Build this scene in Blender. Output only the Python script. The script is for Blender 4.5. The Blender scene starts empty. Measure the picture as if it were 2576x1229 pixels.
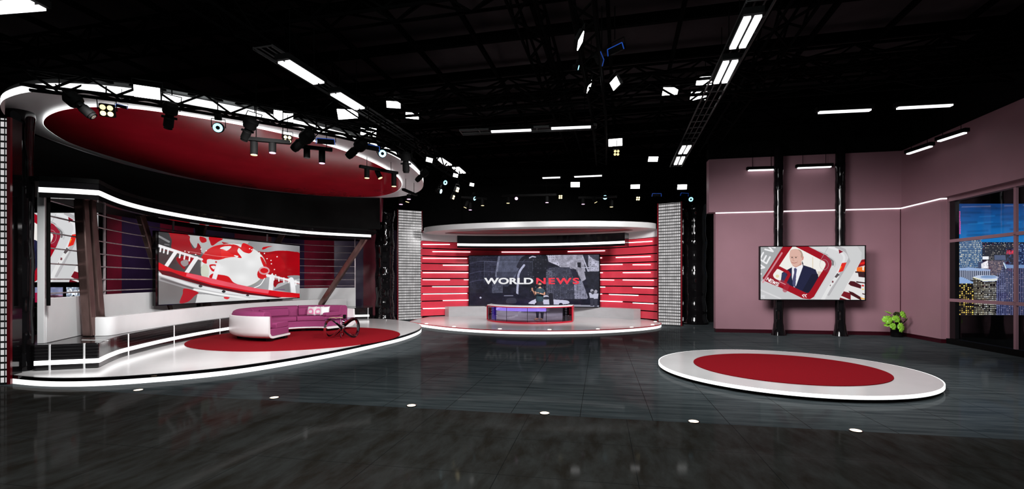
import bpy, bmesh, math, random
import numpy as np
from mathutils import Vector, Matrix
random.seed(7)
S = bpy.context.scene
COL = S.collection
PI = math.pi
F, HZ, CX, CH = 1190.0, 704.0, 1288.0, 1.9      # focal length in px, horizon row, centre column, eye height

# ---------------------------------------------------------------- survey helpers (photo -> place)
def P(px, py, Z): return Vector(((px-CX)*Z/F, Z, CH-(py-HZ)*Z/F))
def G(px, py, z=0.0):
    Z = F*(CH-z)/(py-HZ); return Vector(((px-CX)*Z/F, Z, z))
def zat(py, Z): return CH-(py-HZ)*Z/F
def hit(px, line):                                # plan intersection of the sight line of a column with a polyline
    k = (px-CX)/F
    for a, b in zip(line, line[1:]):
        fa, fb = a[0]-k*a[1], b[0]-k*b[1]
        if fa == fb: continue
        t = fa/(fa-fb)
        if -1e-6 <= t <= 1+1e-6:
            return (a[0]+(b[0]-a[0])*t, a[1]+(b[1]-a[1])*t)
    a, b = (line[0], line[1]) if abs(line[0][0]-k*line[0][1]) < abs(line[-1][0]-k*line[-1][1]) else (line[-2], line[-1])
    fa, fb = a[0]-k*a[1], b[0]-k*b[1]; t = fa/(fa-fb)
    return (a[0]+(b[0]-a[0])*t, a[1]+(b[1]-a[1])*t)

# ---------------------------------------------------------------- materials
MATS = {}
def mat(name, col=(.5,.5,.5), rough=.5, metal=0, emit=None, es=1.0, spec=.5, coat=0):
    if name in MATS: return MATS[name]
    m = bpy.data.materials.new(name); m.use_nodes = True
    b = m.node_tree.nodes['Principled BSDF']
    b.inputs['Base Color'].default_value = (*col, 1); b.inputs['Roughness'].default_value = rough
    b.inputs['Metallic'].default_value = metal; b.inputs['Specular IOR Level'].default_value = spec
    b.inputs['Coat Weight'].default_value = coat
    if emit:
        b.inputs['Emission Color'].default_value = (*emit, 1); b.inputs['Emission Strength'].default_value = es
    MATS[name] = m; return m
def nt(m): return m.node_tree.nodes, m.node_tree.links
def math_n(m, op, a, b=None, c=None):
    N, L = nt(m); n = N.new('ShaderNodeMath'); n.operation = op
    for i, v in enumerate((a, b, c)):
        if v is None: continue
        if isinstance(v, (int, float)): n.inputs[i].default_value = v
        else: L.new(v, n.inputs[i])
    return n.outputs[0]
def noisy(m, scale=(4,4,4), amt=.15, base=None, rough=None, rot=0, detail=4):
    """a procedural mottling of the base colour (and roughness)"""
    N, L = nt(m); b = N['Principled BSDF']
    tc = N.new('ShaderNodeTexCoord'); mp = N.new('ShaderNodeMapping'); mp.inputs['Scale'].default_value = scale
    mp.inputs['Rotation'].default_value[2] = rot
    L.new(tc.outputs['Object'], mp.inputs[0]); no = N.new('ShaderNodeTexNoise'); no.inputs['Scale'].default_value = 1
    no.inputs['Detail'].default_value = detail; L.new(mp.outputs[0], no.inputs[0])
    c = base or tuple(b.inputs['Base Color'].default_value)[:3]
    r = N.new('ShaderNodeValToRGB'); r.color_ramp.elements[0].position = .3; r.color_ramp.elements[1].position = .7
    r.color_ramp.elements[0].color = (*[x*(1-amt) for x in c], 1); r.color_ramp.elements[1].color = (*[min(1, x*(1+amt)) for x in c], 1)
    L.new(no.outputs[0], r.inputs[0]); L.new(r.outputs[0], b.inputs['Base Color'])
    if rough:
        mr = N.new('ShaderNodeMapRange'); mr.inputs[3].default_value, mr.inputs[4].default_value = rough
        L.new(no.outputs[0], mr.inputs[0]); L.new(mr.outputs[0], b.inputs['Roughness'])
    return m
def srgb(*c): return tuple(((x/255)/12.92 if x/255 <= .04045 else ((x/255+.055)/1.055)**2.4) for x in c)

WHITE = noisy(mat('white_gloss_deck', (.64,.63,.63), .17, spec=.3), (1.2,1.2,1.2), .04)
WALLW = noisy(mat('white_lacquer', (.86,.86,.865), .25), (1,1,1), .05)
GREYW = noisy(mat('grey_plinth', (.46,.46,.47), .3), (1.5,1.5,6), .06)
CARPET = noisy(mat('red_carpet', (.21,.006,.011), .95, spec=.03), (60,60,60), .12)
REDG = noisy(mat('red_gloss', (.58,.014,.034), .15), (1,1,1), .12)
REDS = noisy(mat('red_slat', (.73,.05,.083), .25), (2,2,2), .06)
REDT = mat('red_trim', (.50,.008,.025), .3)
BLACKG = noisy(mat('black_gloss', (.004,.0035,.004), .06, spec=.35), (3,3,3), .3)
BLACKM = noisy(mat('black_matte', (.003,.003,.003), .7, spec=.06), (5,5,5), .2)
RISER = mat('black_striped_lacquer', (.012,.011,.012), .12)
DARKRED = noisy(mat('dark_red_panel', (.20,.009,.03), .35), (2,2,2), .2)
DPURP = noisy(mat('dark_purple_panel', (.03,.014,.055), .35), (2,2,2), .2)
BRONZE = noisy(mat('bronze', (.17,.105,.095), .3, metal=.75), (6,6,2), .25)
CHROME = noisy(mat('chrome', (.75,.72,.73), .05, metal=1), (3,3,3), .05)
CANW = noisy(mat('canopy_white', (.44,.44,.44), .35), (1,1,1), .04)
TRAY = mat('tray_dark_metal', (.006,.005,.0055), .6)
STEEL = noisy(mat('rod_steel', (.55,.48,.50), .4, metal=.5), (9,9,9), .2)
PINK = noisy(mat('mauve_wall', (.29,.155,.185), .55, spec=.3), (.9,.9,.9), .05, rot=.3)
BASEB = mat('dark_maroon_base', (.03,.002,.006), .3)
TRUSS = mat('black_truss', (.0008,.0008,.0008), .8, spec=.02)
noisy(TRUSS, (8,8,8), .2)
FIXB = mat('fixture_black', (.0014,.0014,.0014), .75, spec=.06); noisy(FIXB, (9,9,9), .2)
CEIL = noisy(mat('black_ceiling', (.05,.042,.045), .9, spec=.05), (.7,.7,.7), .3)
PURPLE = noisy(mat('magenta_wool', (.29,.048,.15), .8, spec=.2), (80,80,80), .1)
LED = mat('led_strip_white', (.8,.8,.8), .5, emit=(1,1,1), es=1.6)
LEDT = mat('led_thin_white', (.8,.8,.8), .5, emit=(1,.93,.96), es=1.5)
TUBE = mat('tube_lamp_white', (.8,.8,.8), .5, emit=(1,.98,1), es=2)
SOFT = mat('softlight_white', (.8,.8,.8), .5, emit=(1,1,1), es=6)
WARM = mat('warm_lamp', (.8,.7,.5), .5, emit=(1,.74,.36), es=1.5)
YEL = mat('yellow_lamp', (.8,.7,.4), .5, emit=(1,.80,.34), es=1.5)
CYAN = mat('cyan_lamp', (.5,.8,.9), .5, emit=(.36,.80,1), es=1.5)
ROSE = mat('pink_lamp', (.8,.5,.8), .5, emit=(1,.55,.92), es=1.6)
PEACH = mat('floor_lamp_glow', (.8,.7,.6), .5, emit=(1,.74,.52), es=2.2)
BLUE = mat('blue_trim', (.01,.06,.35), .4, emit=(.02,.10,.55), es=.35)
VIOLET = mat('violet_light', (.4,.35,.8), .5, emit=(.40,.32,1), es=1.3)
SKIN = noisy(mat('skin', (.50,.27,.18), .5), (20,20,20), .08)
HAIR = mat('dark_hair', (.012,.008,.006), .6)
SHIRT = noisy(mat('teal_shirt', (.018,.045,.065), .85), (30,30,30), .15)
PANTS = noisy(mat('charcoal_trousers', (.018,.02,.032), .85), (30,30,30), .15)
SHOE = mat('tan_shoe', (.42,.26,.14), .6)
LEAF = noisy(mat('leaf_green', (.22,.50,.035), .4), (14,14,14), .25)
LEAFD = noisy(mat('leaf_dark', (.03,.045,.01), .4), (14,14,14), .25)
STEM = mat('plant_stem', (.07,.09,.02), .5)
SOIL = noisy(mat('soil', (.02,.014,.01), .9), (40,40,40), .3)

def glass(name, tint=(1,1,1), refl=.08, fk=.4):
    m = bpy.data.materials.new(name); m.use_nodes = True; N, L = nt(m); N.remove(N['Principled BSDF'])
    t = N.new('ShaderNodeBsdfTransparent'); t.inputs[0].default_value = (*tint, 1)
    g = N.new('ShaderNodeBsdfGlossy'); g.inputs['Roughness'].default_value = .02
    fr = N.new('ShaderNodeLayerWeight'); fr.inputs[0].default_value = .25
    mx = N.new('ShaderNodeMixShader'); k = math_n(m, 'MULTIPLY_ADD', fr.outputs['Fresnel'], fk, refl)
    L.new(k, mx.inputs[0]); L.new(t.outputs[0], mx.inputs[1]); L.new(g.outputs[0], mx.inputs[2])
    L.new(mx.outputs[0], N['Material Output'].inputs[0]); return m
GLASS = glass('clear_glass', (.74,.70,.80), .03, .25)
GLASSW = glass('window_glass', (.95,.95,.98), .004, .04)

def floor_mat():
    m = mat('slate_tiles', (.03,.032,.034), .16); N, L = nt(m); b = N['Principled BSDF']
    tc = N.new('ShaderNodeTexCoord'); mp = N.new('ShaderNodeMapping'); mp.vector_type = 'POINT'
    th = math.radians(10.6); mp.inputs['Rotation'].default_value[2] = th
    L.new(tc.outputs['Object'], mp.inputs[0]); sp = N.new('ShaderNodeSeparateXYZ'); L.new(mp.outputs[0], sp.inputs[0])
    u, v = sp.outputs[0], sp.outputs[1]
    v0 = math.sin(th)*-2.35+math.cos(th)*7.2; u_far = math.cos(th)*.988-math.sin(th)*6.81
    zone = math_n(m, 'GREATER_THAN', v, v0)
    def seams(su, sv, ou, ov, wd):
        a = math_n(m, 'FRACT', math_n(m, 'DIVIDE', math_n(m, 'SUBTRACT', u, ou), su))
        c = math_n(m, 'FRACT', math_n(m, 'DIVIDE', math_n(m, 'SUBTRACT', v, ov), sv))
        ha = math_n(m, 'LESS_THAN', math_n(m, 'ABSOLUTE', math_n(m, 'SUBTRACT', a, .5)), .5-wd/su)
        hc = math_n(m, 'LESS_THAN', math_n(m, 'ABSOLUTE', math_n(m, 'SUBTRACT', c, .5)), .5-wd/sv)
        return math_n(m, 'MULTIPLY', ha, hc)
    far = seams(.98, 400, u_far, 0, .0045); near = seams(1.34, 1.06, u_far+.63, v0, .004)
    def layer(scale, c0, c1, det=8, dist=.3):
        q = N.new('ShaderNodeMapping'); q.inputs['Scale'].default_value = scale; L.new(mp.outputs[0], q.inputs[0])
        no = N.new('ShaderNodeTexNoise'); no.inputs['Detail'].default_value = det; no.inputs['Roughness'].default_value = .65
        no.inputs['Distortion'].default_value = dist; no.inputs['Scale'].default_value = 1
        L.new(q.outputs[0], no.inputs[0]); r = N.new('ShaderNodeValToRGB')
        r.color_ramp.elements[0].position = .36; r.color_ramp.elements[1].position = .62
        r.color_ramp.elements[0].color = (*c0, 1); r.color_ramp.elements[1].color = (*c1, 1)
        L.new(no.outputs[0], r.inputs[0]); return r.outputs[0], no.outputs[0]
    fc, fn = layer((.9, 9, 1), (.029,.036,.039), (.064,.075,.079)); nc, nn = layer((4.2, 1.5, 1), (.021,.018,.015), (.038,.038,.036), 12, .25)
    mx = N.new('ShaderNodeMix'); mx.data_type = 'RGBA'; L.new(zone, mx.inputs[0]); L.new(nc, mx.inputs[6]); L.new(fc, mx.inputs[7])
    sm = N.new('ShaderNodeMix'); sm.data_type = 'FLOAT'; L.new(zone, sm.inputs[0]); L.new(near, sm.inputs[2]); L.new(far, sm.inputs[3])
    m2 = N.new('ShaderNodeMix'); m2.data_type = 'RGBA'; L.new(sm.outputs[0], m2.inputs[0]); m2.inputs[6].default_value = (.014,.014,.014,1)
    L.new(mx.outputs[2], m2.inputs[7]); L.new(m2.outputs[2], b.inputs['Base Color'])
    mr = N.new('ShaderNodeMapRange'); mr.inputs[3].default_value = .03; mr.inputs[4].default_value = .10
    L.new(nn, mr.inputs[0]); L.new(mr.outputs[0], b.inputs['Roughness']); b.inputs['Specular IOR Level'].default_value = .014
    # polished slate: a matt body under a thin even polish
    df = N.new('ShaderNodeBsdfDiffuse'); L.new(m2.outputs[2], df.inputs[0]); gs = N.new('ShaderNodeBsdfGlossy'); gs.inputs[0].default_value = (1,1,1,1)
    L.new(mr.outputs[0], gs.inputs['Roughness']); lw = N.new('ShaderNodeLayerWeight'); lw.inputs[0].default_value = .12
    ms_ = N.new('ShaderNodeMixShader'); L.new(math_n(m, 'MULTIPLY_ADD', lw.outputs['Fresnel'], .05, .012), ms_.inputs[0])
    L.new(df.outputs[0], ms_.inputs[1]); L.new(gs.outputs[0], ms_.inputs[2]); L.new(ms_.outputs[0], N['Material Output'].inputs[0])
    return m
def led_mat(name, pw, ph):
    """white LED cells in a black lattice, counted along the panel's own width and height"""
    m = mat(name, (.02,.02,.02), .2); N, L = nt(m); b = N['Principled BSDF']
    uv = N.new('ShaderNodeUVMap'); sp = N.new('ShaderNodeSeparateXYZ'); L.new(uv.outputs[0], sp.inputs[0])
    a = math_n(m, 'DIVIDE', sp.outputs[0], pw); c = math_n(m, 'DIVIDE', sp.outputs[1], ph)
    ha = math_n(m, 'LESS_THAN', math_n(m, 'ABSOLUTE', math_n(m, 'SUBTRACT', math_n(m, 'FRACT', a), .5)), .37)
    hc = math_n(m, 'LESS_THAN', math_n(m, 'ABSOLUTE', math_n(m, 'SUBTRACT', math_n(m, 'FRACT', c), .5)), .36)
    cell = math_n(m, 'MULTIPLY', ha, hc)
    cb = N.new('ShaderNodeCombineXYZ'); L.new(math_n(m, 'FLOOR', a), cb.inputs[0]); L.new(math_n(m, 'FLOOR', c), cb.inputs[1])
    wn = N.new('ShaderNodeTexNoise'); wn.inputs['Scale'].default_value = .37; L.new(cb.outputs[0], wn.inputs[0])
    st = math_n(m, 'MULTIPLY', cell, math_n(m, 'MULTIPLY_ADD', wn.outputs[0], .7, .22))
    b.inputs['Emission Color'].default_value = (1,.97,.98,1); L.new(st, b.inputs['Emission Strength'])
    return m
def stripe_mat(name, c0, c1, pitch, wd, rough=.12):
    m = mat(name, c0, rough); N, L = nt(m); b = N['Principled BSDF']
    g = N.new('ShaderNodeNewGeometry'); sp = N.new('ShaderNodeSeparateXYZ'); L.new(g.outputs['Position'], sp.inputs[0])
    f = math_n(m, 'FRACT', math_n(m, 'DIVIDE', sp.outputs[2], pitch)); k = math_n(m, 'LESS_THAN', f, wd)
    mx = N.new('ShaderNodeMix'); mx.data_type = 'RGBA'; L.new(k, mx.inputs[0]); mx.inputs[6].default_value = (*c0, 1); mx.inputs[7].default_value = (*c1, 1)
    L.new(mx.outputs[2], b.inputs['Base Color']); return m
RISERM = stripe_mat('riser_lines', (.010,.009,.010), (.045,.045,.045), .062, .08)
def attr_mat():
    m = bpy.data.materials.new('display_picture'); m.use_nodes = True; N, L = nt(m); b = N['Principled BSDF']
    b.inputs['Base Color'].default_value = (.004,.004,.004,1); b.inputs['Roughness'].default_value = .12
    at = N.new('ShaderNodeAttribute'); at.attribute_name = 'picture'
    L.new(at.outputs['Color'], b.inputs['Emission Color']); b.inputs['Emission Strength'].default_value = 1.0
    return m
PICT = attr_mat(); PICT.cycles.emission_sampling = 'NONE'
for m_ in (YEL, CYAN, WARM, ROSE, PEACH, BLUE): m_.cycles.emission_sampling = 'NONE'
FLOOR = floor_mat()
LEDP = led_mat('led_cells', .0745, .128)
LEDN = led_mat('led_cells_near', .069, .127)

# ---------------------------------------------------------------- object helpers
def tag(o, label=None, cat=None, group=None, kind=None):
    if label: o['label'] = label
    if cat: o['category'] = cat
    if group: o['group'] = group
    if kind: o['kind'] = kind
    return o
def thing(name, label, cat, loc=(0,0,0), rot=(0,0,0), group=None):
    o = bpy.data.objects.new(name, None); COL.objects.link(o); o.empty_display_size = .2
    o.location = loc; o.rotation_euler = rot; return tag(o, label, cat, group)
def root_loc(p):
    v = Vector((0,0,0))
    while p: v += Vector(p.location); p = p.parent
    return v
class MB:
    def __init__(s): s.v = []; s.f = []; s.uv = {}
    def add(s, vs, fs):
        n = len(s.v); s.v += [Vector(x) for x in vs]; s.f += [tuple(i+n for i in q) for q in fs]; return s
    def box(s, c, d, rz=0, M=None):
        x, y, z = d[0]/2, d[1]/2, d[2]/2
        vs = [Vector((a*x, b*y, e*z)) for e in (-1,1) for b in (-1,1) for a in (-1,1)]
        R = (M or Matrix.Rotation(rz, 3, 'Z')).to_3x3(); c = Vector(c)
        return s.add([c+R@w for w in vs], [(0,2,3,1),(4,5,7,6),(0,1,5,4),(2,6,7,3),(0,4,6,2),(1,3,7,5)])
    def bar(s, p0, p1, w, h=None, up=(0,0,1)):
        p0, p1 = Vector(p0), Vector(p1); d = (p1-p0); L_ = d.length; d.normalize(); h = h or w
        up = Vector(up)
        if abs(d.dot(up)) > .97: up = Vector((1,0,0))
        sx = d.cross(up).normalized(); sz = sx.cross(d).normalized()
        vs = [p+sx*a*w/2+sz*b*h/2 for p in (p0,p1) for a, b in ((-1,-1),(1,-1),(1,1),(-1,1))]
        return s.add(vs, [(0,1,2,3),(7,6,5,4),(0,4,5,1),(1,5,6,2),(2,6,7,3),(3,7,4,0)])
    def tube(s, pts, r, n=10, closed=False, caps=True):
        pts = [Vector(p) for p in pts]; R = r if isinstance(r, (list, tuple)) else [r]*len(pts); m = len(pts); rings = []; last = None
        for i, p in enumerate(pts):
            a = pts[(i-1) % m] if (closed or i) else p; b = pts[(i+1) % m] if (closed or i < m-1) else p
            d = (b-a).normalized(); ref = Vector((0,0,1)) if abs(d.z) < .95 else Vector((1,0,0))
            x = d.cross(ref).normalized() if last is None else (last-d*last.dot(d)).normalized(); last = x; y = d.cross(x)
            rings.append([p+(x*math.cos(2*PI*k/n)+y*math.sin(2*PI*k/n))*R[i] for k in range(n)])
        vs = [q for rg in rings for q in rg]; fs = []
        for i in range(m if closed else m-1):
            j = (i+1) % m
            for k in range(n): k2 = (k+1) % n; fs.append((i*n+k, i*n+k2, j*n+k2, j*n+k))
        if caps and not closed: fs += [tuple(range(n))[::-1], tuple((m-1)*n+k for k in range(n))]
        return s.add(vs, fs)
    def prism(s, poly, z0, z1):
        n = len(poly); A = sum(poly[i][0]*poly[(i+1)%n][1]-poly[(i+1)%n][0]*poly[i][1] for i in range(n))
        if A < 0: poly = poly[::-1]
        vs = [(p[0],p[1],z0) for p in poly]+[(p[0],p[1],z1) for p in poly]
        return s.add(vs, [tuple(range(n))[::-1], tuple(range(n, 2*n))]+[(i,(i+1)%n,n+(i+1)%n,n+i) for i in range(n)])
    def ring(s, outer, inner, z0, z1):
        n = len(outer); vs = [(p[0],p[1],z) for z in (z0,z1) for pl in (outer,inner) for p in pl]; fs = []
        for i in range(n):
            j = (i+1) % n
            fs += [(i,j,n+j,n+i),(2*n+i,3*n+i,3*n+j,2*n+j),(i,2*n+i,2*n+j,j),(n+i,n+j,3*n+j,3*n+i)]
        return s.add(vs, fs)
    def wall(s, line, z0, z1, th, side=1):
        """upright slab following an open plan line; th thick towards one side"""
        off = offset(line, th*side); n = len(line)
        vs = [(p[0],p[1],z) for z in (z0,z1) for pl in (line,off) for p in pl]; fs = []
        for i in range(n-1):
            j = i+1
            fs += [(i,j,n+j,n+i),(2*n+i,3*n+i,3*n+j,2*n+j),(i,2*n+i,2*n+j,j),(n+i,n+j,3*n+j,3*n+i)]
        fs += [(0,n,3*n,2*n),(n-1,3*n-1,4*n-1,2*n-1)]
        return s.add(vs, fs)
    def lathe(s, prof, c=(0,0,0), n=24, axis=None):
        c = Vector(c); R = axis or Matrix.Identity(3); m = len(prof)
        vs = [c+R@Vector((r*math.cos(2*PI*k/n), r*math.sin(2*PI*k/n), z)) for r, z in prof for k in range(n)]
        fs = [(i*n+k, i*n+(k+1)%n, (i+1)*n+(k+1)%n, (i+1)*n+k) for i in range(m-1) for k in range(n)]
        fs += [tuple(range(n))[::-1], tuple((m-1)*n+k for k in range(n))]
        return s.add(vs, fs)
    def quad(s, a, b, c, d): return s.add([a,b,c,d], [(0,1,2,3)])
    def ball(s, c, r, n=12, m=8):
        c = Vector(c); r = r if isinstance(r, (tuple, list)) else (r,r,r)
        vs = [c+Vector((r[0]*math.sin(PI*i/m)*math.cos(2*PI*k/n), r[1]*math.sin(PI*i/m)*math.sin(2*PI*k/n), r[2]*math.cos(PI*i/m))) for i in range(m+1) for k in range(n)]
        return s.add(vs, [(i*n+k,(i+1)*n+k,(i+1)*n+(k+1)%n,i*n+(k+1)%n) for i in range(m) for k in range(n)])
    def build(s, name, mt, parent=None, origin=None, local=False, bevel=0, smooth=False, seg=2, angle=40):
        L_ = Vector((0,0,0))
        if not local: L_ = root_loc(parent) if parent else Vector(origin or (0,0,0))
        me = bpy.data.meshes.new(name); me.from_pydata([tuple(v-L_) for v in s.v], [], s.f); me.materials.append(mt)
        bm = bmesh.new(); bm.from_mesh(me); bmesh.ops.remove_doubles(bm, verts=bm.verts, dist=1e-5)
        bmesh.ops.recalc_face_normals(bm, faces=bm.faces); bm.to_mesh(me); bm.free()
        if smooth:
            for p in me.polygons: p.use_smooth = True
            try: me.set_sharp_from_angle(angle=math.radians(angle))
            except Exception: pass
        o = bpy.data.objects.new(name, me); COL.objects.link(o)
        if parent: o.parent = parent
        else: o.location = L_
        if bevel:
            b = o.modifiers.new('bevel', 'BEVEL'); b.width = bevel; b.segments = seg; b.limit_method = 'ANGLE'; b.angle_limit = math.radians(35)
        return o
def offset(line, d):
    out = []
    for i, p in enumerate(line):
        a = line[max(i-1,0)]; b = line[min(i+1,len(line)-1)]
        t = Vector((b[0]-a[0], b[1]-a[1])).normalized(); out.append((p[0]+t.y*d, p[1]-t.x*d))
    return out
def spline(pts, n=10, closed=False):
    m = len(pts); out = []; D = len(pts[0])
    for i in range(m if closed else m-1):
        p = [pts[(i+k) % m] if closed else pts[min(max(i+k,0),m-1)] for k in (-1,0,1,2)]
        for j in range(n):
            t = j/n
            out.append(tuple(.5*(2*p[1][d]+(p[2][d]-p[0][d])*t+(2*p[0][d]-5*p[1][d]+4*p[2][d]-p[3][d])*t*t+(3*p[1][d]-p[0][d]-3*p[2][d]+p[3][d])*t**3) for d in range(D)))
    if not closed: out.append(tuple(pts[-1]))
    return out
def loop_offset(poly, d):
    n = len(poly); A = sum(poly[i][0]*poly[(i+1)%n][1]-poly[(i+1)%n][0]*poly[i][1] for i in range(n)); sg = 1 if A > 0 else -1; out = []
    for i, p in enumerate(poly):
        a, b = poly[i-1], poly[(i+1)%n]; t = Vector((b[0]-a[0], b[1]-a[1])).normalized()
        out.append((p[0]+t.y*d*sg, p[1]-t.x*d*sg))
    return out
def ellipse(cx, cy, a, b, ang=0, n=96):
    c, s_ = math.cos(ang), math.sin(ang)
    return [(cx+a*math.cos(2*PI*k/n)*c-b*math.sin(2*PI*k/n)*s_, cy+a*math.cos(2*PI*k/n)*s_+b*math.sin(2*PI*k/n)*c) for k in range(n)]
def copy_tree(o, parent=None):
    c = o.copy(); COL.objects.link(c); c.parent = parent
    for ch in list(o.children): copy_tree(ch, c)
    return c
def text_mesh(txt, size, mt, name, parent, M, bold=.02, sx=1, depth=.004, space=1.0):
    cu = bpy.data.curves.new(name, 'FONT'); cu.body = txt; cu.size = size; cu.offset = bold; cu.extrude = depth/2
    cu.align_x = 'LEFT'; cu.space_character = space
    t = bpy.data.objects.new(name+'_src', cu); COL.objects.link(t); bpy.context.view_layer.update()
    me = bpy.data.meshes.new_from_object(t.evaluated_get(bpy.context.evaluated_depsgraph_get())); bpy.data.objects.remove(t)
    me.materials.clear(); me.materials.append(mt)
    xs = [v.co.x for v in me.vertices]; w = max(xs)-min(xs); x0 = min(xs)
    for v in me.vertices: v.co.x = (v.co.x-x0)
    return me, w
# ---------------------------------------------------------------- pictures shown on the screens
def homog(src, dst):
    A = []; B = []
    for (x, y), (u, v) in zip(src, dst):
        A += [[x,y,1,0,0,0,-u*x,-u*y],[0,0,0,x,y,1,-v*x,-v*y]]; B += [u, v]
    h = np.linalg.solve(np.array(A, float), np.array(B, float)); return np.append(h, 1).reshape(3,3)
class Canvas:
    def __init__(s, w, h, quad, bg):
        s.w, s.h = w, h; s.H = homog(quad, [(0,0),(w,0),(w,h),(0,h)])
        s.a = np.ones((h, w, 3))*np.array(bg)/255; s.Y, s.X = np.mgrid[0:h, 0:w]+.5
    def m(s, pts):
        q = np.c_[np.array(pts, float), np.ones(len(pts))]@s.H.T; return q[:, :2]/q[:, 2:]
    def put(s, mask, col, al=1.0):
        s.a = s.a*(1-mask[..., None]*al)+np.array(col)/255*mask[..., None]*al
    def poly(s, pts, col, al=1.0, raw=False):
        p = np.array(pts, float) if raw else s.m(pts); ins = np.zeros((s.h, s.w), bool); n = len(p)
        for i in range(n):
            x1, y1 = p[i]; x2, y2 = p[(i+1) % n]
            if y1 == y2: continue
            c = ((y1 > s.Y) != (y2 > s.Y)) & (s.X < (x2-x1)*(s.Y-y1)/(y2-y1)+x1); ins ^= c
        s.put(ins.astype(float), col, al); return ins
    def smooth(s, pts, col, al=1.0): return s.poly(spline(pts, 5, True), col, al)
    def stroke(s, pts, wd, col, al=1.0, soft=.8, sp=False):
        if sp: pts = spline(pts, 6)
        p = s.m(pts); k = np.hypot(*(s.m([(pts[0][0]+10, pts[0][1]), pts[0]])[0]-p[0]))/10; d = np.full((s.h, s.w), 1e9)
        for (x1, y1), (x2, y2) in zip(p, p[1:]):
            L2 = (x2-x1)**2+(y2-y1)**2+1e-9; t = np.clip(((s.X-x1)*(x2-x1)+(s.Y-y1)*(y2-y1))/L2, 0, 1)
            d = np.minimum(d, np.hypot(s.X-x1-t*(x2-x1), s.Y-y1-t*(y2-y1)))
        s.put(np.clip((wd*k/2-d)/soft+.5, 0, 1), col, al)
    def ell(s, c, r, col, al=1.0, hole=0):
        p = [(c[0]+r[0]*math.cos(2*PI*i/48), c[1]+r[1]*math.sin(2*PI*i/48)) for i in range(48)]
        if not hole: return s.poly(p, col, al)
        s.stroke(p+[p[0]], hole, col, al)
    def noise(s, fx, fy, amt, seed=1, mask=None):
        r = np.random.RandomState(seed); g = r.rand(fy+2, fx+2); x = s.X/s.w*fx; y = s.Y/s.h*fy; i = x.astype(int); j = y.astype(int); u = x-i; v = y-j
        u = u*u*(3-2*u); v = v*v*(3-2*v)
        q = g[j,i]*(1-u)*(1-v)+g[j,i+1]*u*(1-v)+g[j+1,i]*(1-u)*v+g[j+1,i+1]*u*v
        k = 1+(q-.5)*2*amt
        if mask is not None: k = np.where(mask, k, 1)
        s.a = s.a*k[..., None]
    def windows(s, mask, nx, ny, col, prob=.5, seed=3, al=.8, duty=.55):
        ys, xs = np.where(mask)
        if len(xs) == 0: return
        x0, x1, y0, y1 = xs.min(), xs.max()+1, ys.min(), ys.max()+1; r = np.random.RandomState(seed)
        g = (r.rand(ny, nx) < prob)*r.uniform(.35, 1, (ny, nx))
        fx = (s.X-x0)/(x1-x0)*nx; fy = (s.Y-y0)/(y1-y0)*ny; i = np.clip(fx.astype(int), 0, nx-1); j = np.clip(fy.astype(int), 0, ny-1)
        k = g[j,i]*((fx-i) < duty)*((fy-j) < duty)*mask; s.put(k*1.0, col, al)
FONT = {'N':[[(0,0),(0,1)],[(0,1),(1,0)],[(1,0),(1,1)]], 'E':[[(1,0),(0,0),(0,1),(1,1)],[(0,.5),(.85,.5)]],
 'W':[[(-.1,1),(.25,0),(.55,.9),(.85,0),(1.2,1)]], 'S':[[(1,.85),(.8,1),(.2,1),(0,.8),(.1,.58),(.9,.42),(1,.2),(.8,0),(.2,0),(0,.15)]],
 'V':[[(0,1),(.5,0),(1,1)]], 'H':[[(0,0),(.15,1)],[(.8,0),(.95,1)],[(.05,.5),(.9,.5)]], 'M':[[(0,0),(.2,1),(.5,.2),(.9,1),(.95,0)]],
 '&':[[(.9,0),(.2,.8),(.4,1),(.6,.8),(.1,.3),(.3,0),(.8,.4)]]}
def letters(c, txt, org, ux, uy, gap, wd, col, al=1.0):
    x = 0
    for ch in txt:
        for st in FONT[ch]: c.stroke([(org[0]+ux[0]*(x+a)+uy[0]*b, org[1]+ux[1]*(x+a)+uy[1]*b) for a, b in st], wd, col, al)
        x += 1+gap+(.2 if ch == 'W' else 0)

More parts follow.
